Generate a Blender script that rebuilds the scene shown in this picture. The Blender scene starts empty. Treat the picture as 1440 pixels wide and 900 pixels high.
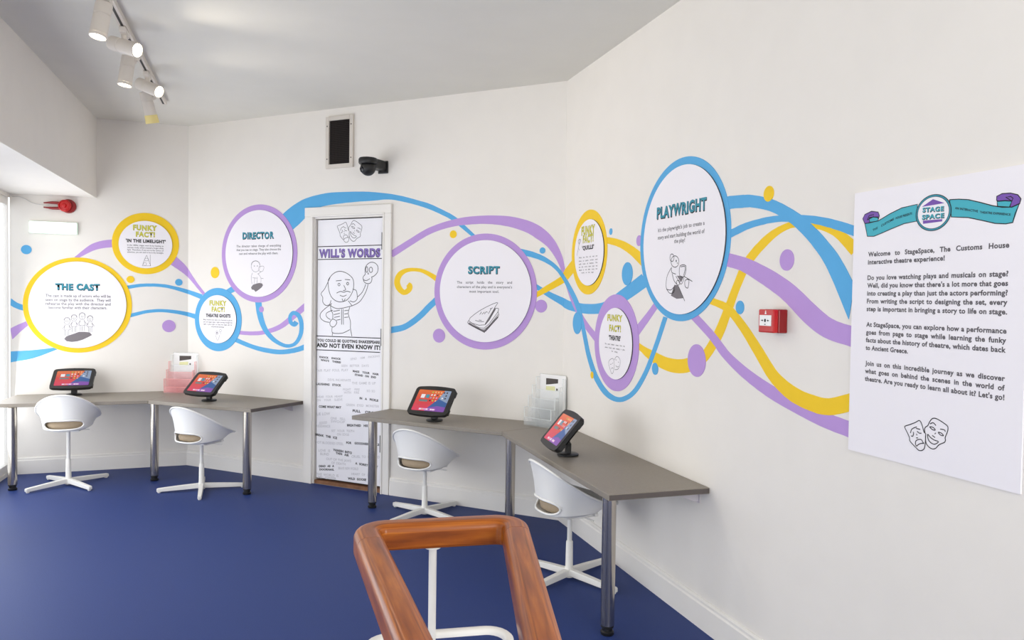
import bpy, bmesh, math, random
from mathutils import Vector, Matrix

# ---------------------------------------------------------------- camera, world, lights, exposure
scene = bpy.context.scene
COL = scene.collection
VS = scene.view_settings
VS.view_transform = 'Standard'; VS.look = 'None'; VS.gamma = 1.0; VS.use_curve_mapping = False
VS.exposure = -0.08
EYE = 1.43
F_PX = 1054.31
cam_d = bpy.data.cameras.new('camera'); cam = bpy.data.objects.new('camera', cam_d); COL.objects.link(cam)
cam_d.sensor_fit = 'HORIZONTAL'; cam_d.sensor_width = 36.0; cam_d.lens = 36.0 * F_PX / 1440.0
cam_d.clip_start = 0.05
_R = Vector((0.99989913, 0.00038504, 0.01419822)); _U = Vector((-0.01420344, 0.02710556, 0.99953167)); _F = Vector((0, 0.9996325, -0.02710829))
cam.matrix_world = Matrix(((_R.x, _U.x, -_F.x, 0), (_R.y, _U.y, -_F.y, 0), (_R.z, _U.z, -_F.z, EYE), (0, 0, 0, 1)))
scene.camera = cam

world = bpy.data.worlds.new('daylight'); scene.world = world; world.use_nodes = True
bg = world.node_tree.nodes['Background']; bg.inputs[0].default_value = (0.90, 0.95, 1.0, 1)
# bright overcast sky on the window side, dim building interior elsewhere
WORLD_DIM, WORLD_SKY = 0.22, 2.3
_wn = world.node_tree.nodes; _wl = world.node_tree.links
_tc = _wn.new('ShaderNodeTexCoord'); _dt = _wn.new('ShaderNodeVectorMath'); _dt.operation = 'DOT_PRODUCT'; _dt.inputs[1].default_value = (-0.9496, -0.3134, 0.0)
_mr = _wn.new('ShaderNodeMapRange'); _mr.interpolation_type = 'SMOOTHSTEP'
for _i, _v in ((1, 0.0), (2, 0.35), (3, WORLD_DIM), (4, WORLD_SKY)): _mr.inputs[_i].default_value = _v
_wl.new(_tc.outputs['Generated'], _dt.inputs[0]); _wl.new(_dt.outputs['Value'], _mr.inputs[0]); _wl.new(_mr.outputs[0], bg.inputs[1])

# room plan (metres): three visible walls of an octagonal room and a window side
H = 2.838
C_LB = Vector((-2.71904, 6.28936)); C_BR = Vector((0.33301, 4.84945)); P_WIN = Vector((-3.92360, 5.85790))
T = {'L': Vector((0.94142969, 0.33720935)), 'B': Vector((0.90440168, -0.42668209)), 'R': Vector((0.31340953, -0.94961806))}
N = {k: Vector((t.y, -t.x)) for k, t in T.items()}          # pointing into the room
ORG = {'L': C_LB, 'B': C_BR * 0 + C_LB, 'R': C_BR}
ANG = {k: math.atan2(t.y, t.x) for k, t in T.items()}
N_WIN = -N['R']
R_END = C_BR + T['R'] * 6.6
W_END = P_WIN + T['R'] * 7.4
def at(k, u, v, off=0.0):
    q = ORG[k] + T[k] * u + N[k] * off
    return Vector((q.x, q.y, v))

def area_light(name, loc, direction, sx, sy, power, colour):
    d = bpy.data.lights.new(name, 'AREA'); d.shape = 'RECTANGLE'; d.size = sx; d.size_y = sy; d.energy = power; d.color = colour
    o = bpy.data.objects.new(name, d); COL.objects.link(o); o.location = loc
    o.rotation_euler = Vector(direction).to_track_quat('-Z', 'Z').to_euler()
    return o
WIN_SPAN = [(0.0, 1.75), (2.0, 3.7), (3.95, 5.65)]
WIN_Z = (0.03, 2.17)
WIN_POWER = (17, 15, 7)
for (a, b), pw in zip(WIN_SPAN, WIN_POWER):
    m = P_WIN + T['R'] * ((a + b) / 2) + N_WIN * 0.05
    area_light('window_daylight', (m.x, m.y, 1.0), (N_WIN.x, N_WIN.y, -0.05), b - a - 0.15, 1.6, pw, (0.97, 0.98, 1.0))
# added fill lamp for the left walls, behind and to the right of the viewer
area_light('rear_fill', (1.55, -0.95, 1.9), (-1.0, 0.36, -0.01), 1.6, 1.7, 78, (1.0, 0.97, 0.92))
SPOT_POWER = 36
LENS_GLOW = 14.0

# ---------------------------------------------------------------- helpers
def lin(c):
    c = c / 255.0
    return c / 12.92 if c <= 0.04045 else ((c + 0.055) / 1.055) ** 2.4
def rgb(r, g, b): return (lin(r), lin(g), lin(b), 1.0)

def mat(name, col, rough=0.5, metal=0.0, noise=0.0, scale=40.0, bump=0.0, emit=None, alpha=None, trans=0.0, spec=None, coat=0.0):
    m = bpy.data.materials.new(name); m.use_nodes = True
    nt = m.node_tree; b = nt.nodes['Principled BSDF']
    b.inputs['Base Color'].default_value = col; b.inputs['Roughness'].default_value = rough; b.inputs['Metallic'].default_value = metal
    if spec is not None: b.inputs['Specular IOR Level'].default_value = spec
    if coat: b.inputs['Coat Weight'].default_value = coat; b.inputs['Coat Roughness'].default_value = 0.12
    if trans: b.inputs['Transmission Weight'].default_value = trans
    if alpha is not None: b.inputs['Alpha'].default_value = alpha
    if emit: b.inputs['Emission Color'].default_value = emit[0]; b.inputs['Emission Strength'].default_value = emit[1]
    if noise or bump:
        tc = nt.nodes.new('ShaderNodeTexCoord'); nz = nt.nodes.new('ShaderNodeTexNoise')
        nz.inputs['Scale'].default_value = scale; nz.inputs['Detail'].default_value = 5
        nt.links.new(tc.outputs['Object'], nz.inputs['Vector'])
        if noise:
            mp = nt.nodes.new('ShaderNodeMapRange'); mp.inputs['To Min'].default_value = 1 - noise; mp.inputs['To Max'].default_value = 1 + noise
            mp.inputs['From Min'].default_value = 0.3; mp.inputs['From Max'].default_value = 0.7
            mx = nt.nodes.new('ShaderNodeMix'); mx.data_type = 'RGBA'; mx.blend_type = 'MULTIPLY'; mx.inputs[0].default_value = 1.0
            mx.inputs[6].default_value = col
            nt.links.new(nz.outputs[0], mp.inputs[0]); nt.links.new(mp.outputs[0], mx.inputs[7]); nt.links.new(mx.outputs[2], b.inputs['Base Color'])
        if bump:
            bp = nt.nodes.new('ShaderNodeBump'); bp.inputs['Strength'].default_value = bump; bp.inputs['Distance'].default_value = 0.002
            nt.links.new(nz.outputs[0], bp.inputs['Height']); nt.links.new(bp.outputs[0], b.inputs['Normal'])
    return m

def wood_mat():
    m = bpy.data.materials.new('varnished_wood'); m.use_nodes = True
    nt = m.node_tree; b = nt.nodes['Principled BSDF']
    tc = nt.nodes.new('ShaderNodeTexCoord'); mp = nt.nodes.new('ShaderNodeMapping'); mp.inputs['Scale'].default_value = (12, 0.7, 12)
    uvn = nt.nodes.new('ShaderNodeUVMap'); uvn.uv_map = ''
    nz = nt.nodes.new('ShaderNodeTexNoise'); nz.inputs['Scale'].default_value = 7; nz.inputs['Detail'].default_value = 8; nz.inputs['Distortion'].default_value = 0.15
    nt.links.new(uvn.outputs[0], mp.inputs[0]); nt.links.new(mp.outputs[0], nz.inputs['Vector'])
    rp = nt.nodes.new('ShaderNodeValToRGB'); e = rp.color_ramp.elements
    e[0].position = 0.32; e[0].color = rgb(122, 58, 12); e[1].position = 0.68; e[1].color = rgb(184, 106, 30)
    mid = e.new(0.5); mid.color = rgb(154, 80, 20)
    nt.links.new(nz.outputs[0], rp.inputs[0]); nt.links.new(rp.outputs[0], b.inputs['Base Color'])
    b.inputs['Roughness'].default_value = 0.36; b.inputs['Specular IOR Level'].default_value = 0.3; b.inputs['Coat Weight'].default_value = 0.18; b.inputs['Coat Roughness'].default_value = 0.12
    return m

M = dict(
    wall=mat('white_wall_paint', rgb(234, 229, 222), 0.85, noise=0.012, scale=6, bump=0.05),
    ceiling=mat('white_ceiling_paint', rgb(226, 223, 214), 0.9, noise=0.015, scale=4),
    floor=mat('blue_vinyl', rgb(43, 61, 117), 0.5, noise=0.10, scale=220, bump=0.05, spec=0.16),
    skirting=mat('white_gloss_paint', rgb(236, 232, 226), 0.4),
    blue=mat('blue_wall_paint', rgb(84, 168, 220), 0.7, noise=0.015, scale=15),
    purple=mat('lilac_wall_paint', rgb(184, 148, 212), 0.7, noise=0.015, scale=15),
    yellow=mat('yellow_wall_paint', rgb(242, 200, 22), 0.7, noise=0.015, scale=15),
    board=mat('white_sign_board', rgb(240, 236, 240), 0.6),
    edge=mat('board_edge_shadow', rgb(70, 66, 68), 0.7),  # shadow at the disc rim, painted into the board sides
    teal=mat('teal_ink', rgb(40, 140, 160), 0.6), teal_light=mat('turquoise_ink', rgb(70, 180, 200), 0.6),
    ink=mat('black_ink', rgb(28, 26, 28), 0.7), grey_text=mat('charcoal_ink', rgb(92, 88, 92), 0.7), pale=mat('pale_grey_ink', rgb(200, 198, 202), 0.7),
    line=mat('drawing_ink', rgb(44, 40, 44), 0.7), shade=mat('grey_ink', rgb(118, 112, 116), 0.7),
    lime=mat('yellow_green_ink', rgb(206, 200, 60), 0.6), olive=mat('olive_ink', rgb(150, 148, 80), 0.6),
    violet=mat('violet_ink', rgb(128, 104, 178), 0.6), banner=mat('banner_teal_ink', rgb(60, 172, 188), 0.6), plum=mat('banner_purple_ink', rgb(116, 76, 168), 0.6),
    desk=mat('grey_laminate', rgb(136, 128, 117), 0.45, noise=0.06, scale=120), desk_edge=mat('dark_desk_end', rgb(92, 84, 80), 0.5),  # desk ends are darker than the top and front edge
    chrome=mat('brushed_steel', rgb(188, 181, 172), 0.19, metal=1.0), black=mat('black_plastic', rgb(20, 20, 21), 0.45),
    chair=mat('white_plastic', rgb(238, 237, 234), 0.38), chair_metal=mat('white_powder_coat', rgb(236, 234, 228), 0.4),
    pad=mat('beige_cushion_fabric', rgb(168, 150, 126), 0.95, noise=0.08, scale=300),
    wood=wood_mat(), seam=mat('dark_wood_joint', rgb(60, 28, 12), 0.6),
    bracket=mat('white_bracket', rgb(205, 198, 202), 0.5),
    red=mat('red_plastic', rgb(190, 20, 22), 0.3), red_dark=mat('deep_red_plastic', rgb(140, 16, 20), 0.3), white=mat('white_plastic_plate', rgb(240, 240, 238), 0.4),
    steel=mat('painted_vent_metal', rgb(214, 206, 196), 0.45), dark=mat('dark_void', rgb(18, 12, 10), 0.9), mesh=mat('dark_wire', rgb(44, 32, 28), 0.6),
    timber=mat('bare_threshold_timber', rgb(128, 88, 60), 0.7, noise=0.2, scale=25),
    door=mat('door_white_print', rgb(240, 238, 242), 0.5),
    lamp=mat('cream_lamp_metal', rgb(222, 214, 204), 0.4), cone=mat('cream_lamp_hood', rgb(240, 222, 150), 0.6),
    glow=mat('lit_lamp_lens', (1, 0.93, 0.75, 1), 0.3, emit=((1, 0.90, 0.66, 1), LENS_GLOW)),
    exit=mat('lit_exit_panel', rgb(240, 250, 244), 0.4, emit=((0.93, 1.0, 0.95, 1), 1.25)), exit_case=mat('pale_green_case', rgb(222, 240, 226), 0.4),
    acrylic=mat('clear_acrylic', (0.93, 0.97, 0.98, 1), 0.06, alpha=0.15), acrylic_edge=mat('acrylic_lit_edge', (0.95, 0.98, 0.98, 1), 0.1, alpha=0.6), pink_edge=mat('pink_tinged_edge', rgb(255, 190, 188), 0.1, alpha=0.6), acrylic_pink=mat('pink_tinged_acrylic', rgb(255, 180, 180), 0.12, alpha=0.26),  # pink tinge put into the colour of the lower pockets
    card=mat('white_card', rgb(240, 238, 236), 0.7), card_dark=mat('dark_print', rgb(74, 66, 62), 0.7), card_yellow=mat('pale_yellow_print', rgb(226, 224, 170), 0.7),
    glass=mat('window_glass', (0.97, 0.99, 1, 1), 0.02, alpha=0.12), wire=mat('white_cable', rgb(210, 208, 206), 0.6),
)

def obj(name, bm, m, parent=None, smooth=False):
    me = bpy.data.meshes.new(name); bm.normal_update(); bm.to_mesh(me); bm.free()
    for mm in (m if isinstance(m, (list, tuple)) else [m]): me.materials.append(mm)
    if smooth:
        for p in me.polygons: p.use_smooth = True
    o = bpy.data.objects.new(name, me); COL.objects.link(o)
    if parent: o.parent = parent
    return o
def thing(name, label, cat, loc=(0, 0, 0), rz=0.0, group=None):
    o = bpy.data.objects.new(name, None); COL.objects.link(o); o.location = loc; o.rotation_euler = (0, 0, rz); o.empty_display_size = 0.1
    o['label'] = label; o['category'] = cat
    if group: o['group'] = group
    return o
def tag(o, label, cat, group=None):
    o['label'] = label; o['category'] = cat
    if group: o['group'] = group
    return o
def struct(name, bm, m, parent=None):
    o = obj(name, bm, m, parent)
    if parent is None: o['kind'] = 'structure'
    return o
def dup(root, name=None):
    r = root.copy(); COL.objects.link(r)
    for ch in root.children:
        c = ch.copy(); COL.objects.link(c); c.parent = r
        for g in ch.children:
            d = g.copy(); COL.objects.link(d); d.parent = c
    return r
def auto_smooth(o, ang=35):
    me = o.data
    bm = bmesh.new(); bm.from_mesh(me)
    for f in bm.faces: f.smooth = True
    for e in bm.edges:
        if len(e.link_faces) == 2 and e.calc_face_angle(0) > math.radians(ang): e.smooth = False
    bm.to_mesh(me); bm.free()
    return o

def box(bm, x0, x1, y0, y1, z0, z1, bev=0.0, seg=2, mi=0, M4=None):
    vs = [bm.verts.new((x, y, z)) for x in (x0, x1) for y in (y0, y1) for z in (z0, z1)]
    fs = [bm.faces.new([vs[i] for i in q]) for q in ((0, 1, 3, 2), (4, 6, 7, 5), (0, 4, 5, 1), (2, 3, 7, 6), (0, 2, 6, 4), (1, 5, 7, 3))]
    for f in fs: f.material_index = mi
    out = vs
    if bev:
        es = list({e for f in fs for e in f.edges})
        r = bmesh.ops.bevel(bm, geom=es, offset=bev, segments=seg, profile=0.5, affect='EDGES')
        out = list({v for f in r['faces'] for v in f.verts})
        for f in r['faces']: f.material_index = mi
    if M4 is not None: bmesh.ops.transform(bm, matrix=M4, verts=list({v for v in out if v.is_valid} | {v for v in vs if v.is_valid}))
    return out
def prism(bm, pts, z0, z1, mi=0, bev=0.0):
    """vertical prism over the plan polygon pts [(x, y)]"""
    n = len(pts)
    a = sum(pts[i][0] * pts[(i + 1) % n][1] - pts[(i + 1) % n][0] * pts[i][1] for i in range(n))
    if a < 0: pts = pts[::-1]
    lo = [bm.verts.new((p[0], p[1], z0)) for p in pts]; hi = [bm.verts.new((p[0], p[1], z1)) for p in pts]
    fs = [bm.faces.new(hi), bm.faces.new(lo[::-1])] + [bm.faces.new((lo[i], lo[(i + 1) % n], hi[(i + 1) % n], hi[i])) for i in range(n)]
    for f in fs: f.material_index = mi
    if bev: bmesh.ops.bevel(bm, geom=list({e for f in fs for e in f.edges}), offset=bev, segments=3, profile=0.5, affect='EDGES')
    return fs
def lathe(bm, prof, seg=32, mi=0, M4=None, cap=True):
    rings = []
    for r, z in prof:
        rings.append([bm.verts.new((r * math.cos(2 * math.pi * i / seg), r * math.sin(2 * math.pi * i / seg), z)) for i in range(seg)])
    for a, b in zip(rings, rings[1:]):
        for i in range(seg):
            f = bm.faces.new((a[i], a[(i + 1) % seg], b[(i + 1) % seg], b[i])); f.material_index = mi
    if cap:
        f = bm.faces.new(rings[0][::-1]); f.material_index = mi; f = bm.faces.new(rings[-1]); f.material_index = mi
    vs = [v for r in rings for v in r]
    if M4 is not None: bmesh.ops.transform(bm, matrix=M4, verts=vs)
    return vs
def tube(bm, path, r, seg=12, closed=False, mi=0, cap=True):
    P = [Vector(p) for p in path]; n = len(P); rings = []
    ref = Vector((0, 0, 1))
    for i, p in enumerate(P):
        a = P[(i - 1) % n] if (closed or i > 0) else P[i]; b = P[(i + 1) % n] if (closed or i < n - 1) else P[i]
        d = (b - a).normalized()
        s = d.cross(ref)
        if s.length < 1e-3: s = d.cross(Vector((1, 0, 0)))
        s.normalize(); u = s.cross(d)
        rr = r[i] if isinstance(r, (list, tuple)) else r
        rings.append([bm.verts.new(p + (s * math.cos(2 * math.pi * k / seg) + u * math.sin(2 * math.pi * k / seg)) * rr) for k in range(seg)])
    m = n if closed else n - 1
    for i in range(m):
        A, B = rings[i], rings[(i + 1) % n]
        for k in range(seg):
            f = bm.faces.new((A[k], A[(k + 1) % seg], B[(k + 1) % seg], B[k])); f.material_index = mi
    if cap and not closed:
        bm.faces.new(rings[0][::-1]).material_index = mi; bm.faces.new(rings[-1]).material_index = mi
def axis_matrix(origin, direction):
    """local +Z goes along direction"""
    return Matrix.Translation(Vector(origin)) @ Vector(direction).normalized().to_track_quat('Z', 'Y').to_matrix().to_4x4()

# --- flat graphics lie in local XZ, the viewer is on local -Y
def parse(s, k): return [tuple(float(c) / k for c in q.split(',')) for q in s.split()]
def plate(bm, pts, off, depth, mi=0, edge_mi=None):
    """a thin plate with the outline pts: face at y=-off, sides going back by depth"""
    a = sum(pts[i][0] * pts[(i + 1) % len(pts)][1] - pts[(i + 1) % len(pts)][0] * pts[i][1] for i in range(len(pts)))
    if a < 0: pts = pts[::-1]
    fr = [bm.verts.new((x, -off, z)) for x, z in pts]
    f = bm.faces.new(fr); f.material_index = mi
    if depth:
        bk = [bm.verts.new((x, -off + depth, z)) for x, z in pts]
        n = len(pts)
        for i in range(n):
            g = bm.faces.new((fr[i], bk[i], bk[(i + 1) % n], fr[(i + 1) % n])); g.material_index = mi if edge_mi is None else edge_mi
    bmesh.ops.triangulate(bm, faces=[f])
def band(bm, pts, off, depth):
    n = len(pts) // 2; A = pts[:n]; B = pts[n:][::-1]
    f = [[bm.verts.new((x, -off, z)) for x, z in L] for L in (A, B)]; g = [[bm.verts.new((x, -off + depth, z)) for x, z in L] for L in (A, B)]
    for i in range(n - 1):
        bm.faces.new((f[0][i], f[0][i + 1], f[1][i + 1], f[1][i]))
        for q in (0, 1): bm.faces.new((f[q][i], f[q][i + 1], g[q][i + 1], g[q][i]))
    for i in (0, n - 1): bm.faces.new((f[0][i], f[1][i], g[1][i], g[0][i]))
    bmesh.ops.recalc_face_normals(bm, faces=bm.faces)
def ellipse(cx, cz, a, b, n=64): return [(cx + a * math.cos(2 * math.pi * i / n), cz + b * math.sin(2 * math.pi * i / n)) for i in range(n)]
def annulus(bm, cx, cz, a, b, c2x, c2z, a2, b2, off, depth, n=96, mi=0):
    E = ellipse(cx, cz, a, b, n); I = ellipse(c2x, c2z, a2, b2, n)
    fo = [bm.verts.new((x, -off, z)) for x, z in E]; fi = [bm.verts.new((x, -off, z)) for x, z in I]; bo = [bm.verts.new((x, -off + depth, z)) for x, z in E]
    for i in range(n):
        j = (i + 1) % n
        bm.faces.new((fo[i], fo[j], fi[j], fi[i])).material_index = mi; bm.faces.new((fo[i], bo[i], bo[j], fo[j])).material_index = mi
def strokes(bm, lines, w, off, smooth=True, mi=0):
    for L in lines:
        P = [Vector((x, z)) for x, z in L]
        if smooth and len(P) > 2:
            Q = []
            closed = (P[0] - P[-1]).length < 1e-6
            for i in range(len(P) - 1):
                p0 = P[i - 1] if i > 0 else (P[-2] if closed else P[0]); p1 = P[i]; p2 = P[i + 1]; p3 = P[i + 2] if i + 2 < len(P) else (P[1] if closed else P[-1])
                for s in range(3):
                    t = s / 3
                    Q.append(0.5 * ((2 * p1) + (p2 - p0) * t + (2 * p0 - 5 * p1 + 4 * p2 - p3) * t * t + (3 * p1 - p0 - 3 * p2 + p3) * t ** 3))
            Q.append(P[-1]); P = Q
        prev = None; n = len(P)
        for i in range(n):
            d = (P[min(i + 1, n - 1)] - P[max(i - 1, 0)])
            if d.length < 1e-9: d = Vector((1, 0))
            d.normalize(); s = Vector((-d.y, d.x)) * w / 2
            a = bm.verts.new((P[i].x + s.x, -off, P[i].y + s.y)); b = bm.verts.new((P[i].x - s.x, -off, P[i].y - s.y))
            if prev: bm.faces.new((prev[1], b, a, prev[0])).material_index = mi
            prev = (a, b)
_caps = {}
def text(bm, s, x0, x1, z, cap, off, bold=0.0, z1=None, mi=0, dx=0.0, dz=0.0, wobble=0.0, res=3):
    """one line of lettering from x0 to x1 standing on z, capitals cap high; z1 = height of the right end"""
    def mesh_of(t, word=1.0):
        cu = bpy.data.curves.new('lettering', 'FONT'); cu.body = t; cu.size = 1.0; cu.offset = bold; cu.resolution_u = res; cu.fill_mode = 'FRONT'; cu.space_word = word; cu.space_character = 1 + max(0, bold) * 2.2
        o = bpy.data.objects.new('lettering', cu); me = bpy.data.meshes.new_from_object(o)
        bpy.data.objects.remove(o); bpy.data.curves.remove(cu); return me
    if 'H' not in _caps:
        me = mesh_of('H'); _caps['H'] = max(v.co.y for v in me.vertices); bpy.data.meshes.remove(me)
    k = cap / _caps['H']; W = x1 - x0
    me = mesh_of(s); xs = [v.co.x for v in me.vertices]; w0 = max(xs) - min(xs); sx = W / w0
    nsp = s.count(' ')
    if nsp and sx > k * 1.06 and wobble == 0 and cap < 0.03:
        bpy.data.meshes.remove(me); me = mesh_of(s, 2.0); xs = [v.co.x for v in me.vertices]; w2 = max(xs) - min(xs)
        word = min(1 + (W / (k * 1.04) - w0) / max(w2 - w0, 1e-6), 4.5)
        bpy.data.meshes.remove(me); me = mesh_of(s, word); xs = [v.co.x for v in me.vertices]; w0 = max(xs) - min(xs); sx = W / w0
    mn = min(xs); slope = 0.0 if z1 is None else (z1 - z) / W
    base = len(bm.verts); bm.from_mesh(me); bm.verts.ensure_lookup_table()
    for v in bm.verts[base:]:
        x = (v.co.x - mn) * sx; y = v.co.y * k
        y += wobble * cap * math.sin(x / cap * 2.3)
        v.co = Vector((x0 + x + dx, -off, z + y + slope * x + dz))
    if mi:
        bm.faces.ensure_lookup_table()
        vs = set(bm.verts[base:])
        for f in bm.faces:
            if f.verts[0] in vs: f.material_index = mi
    bpy.data.meshes.remove(me)

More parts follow.
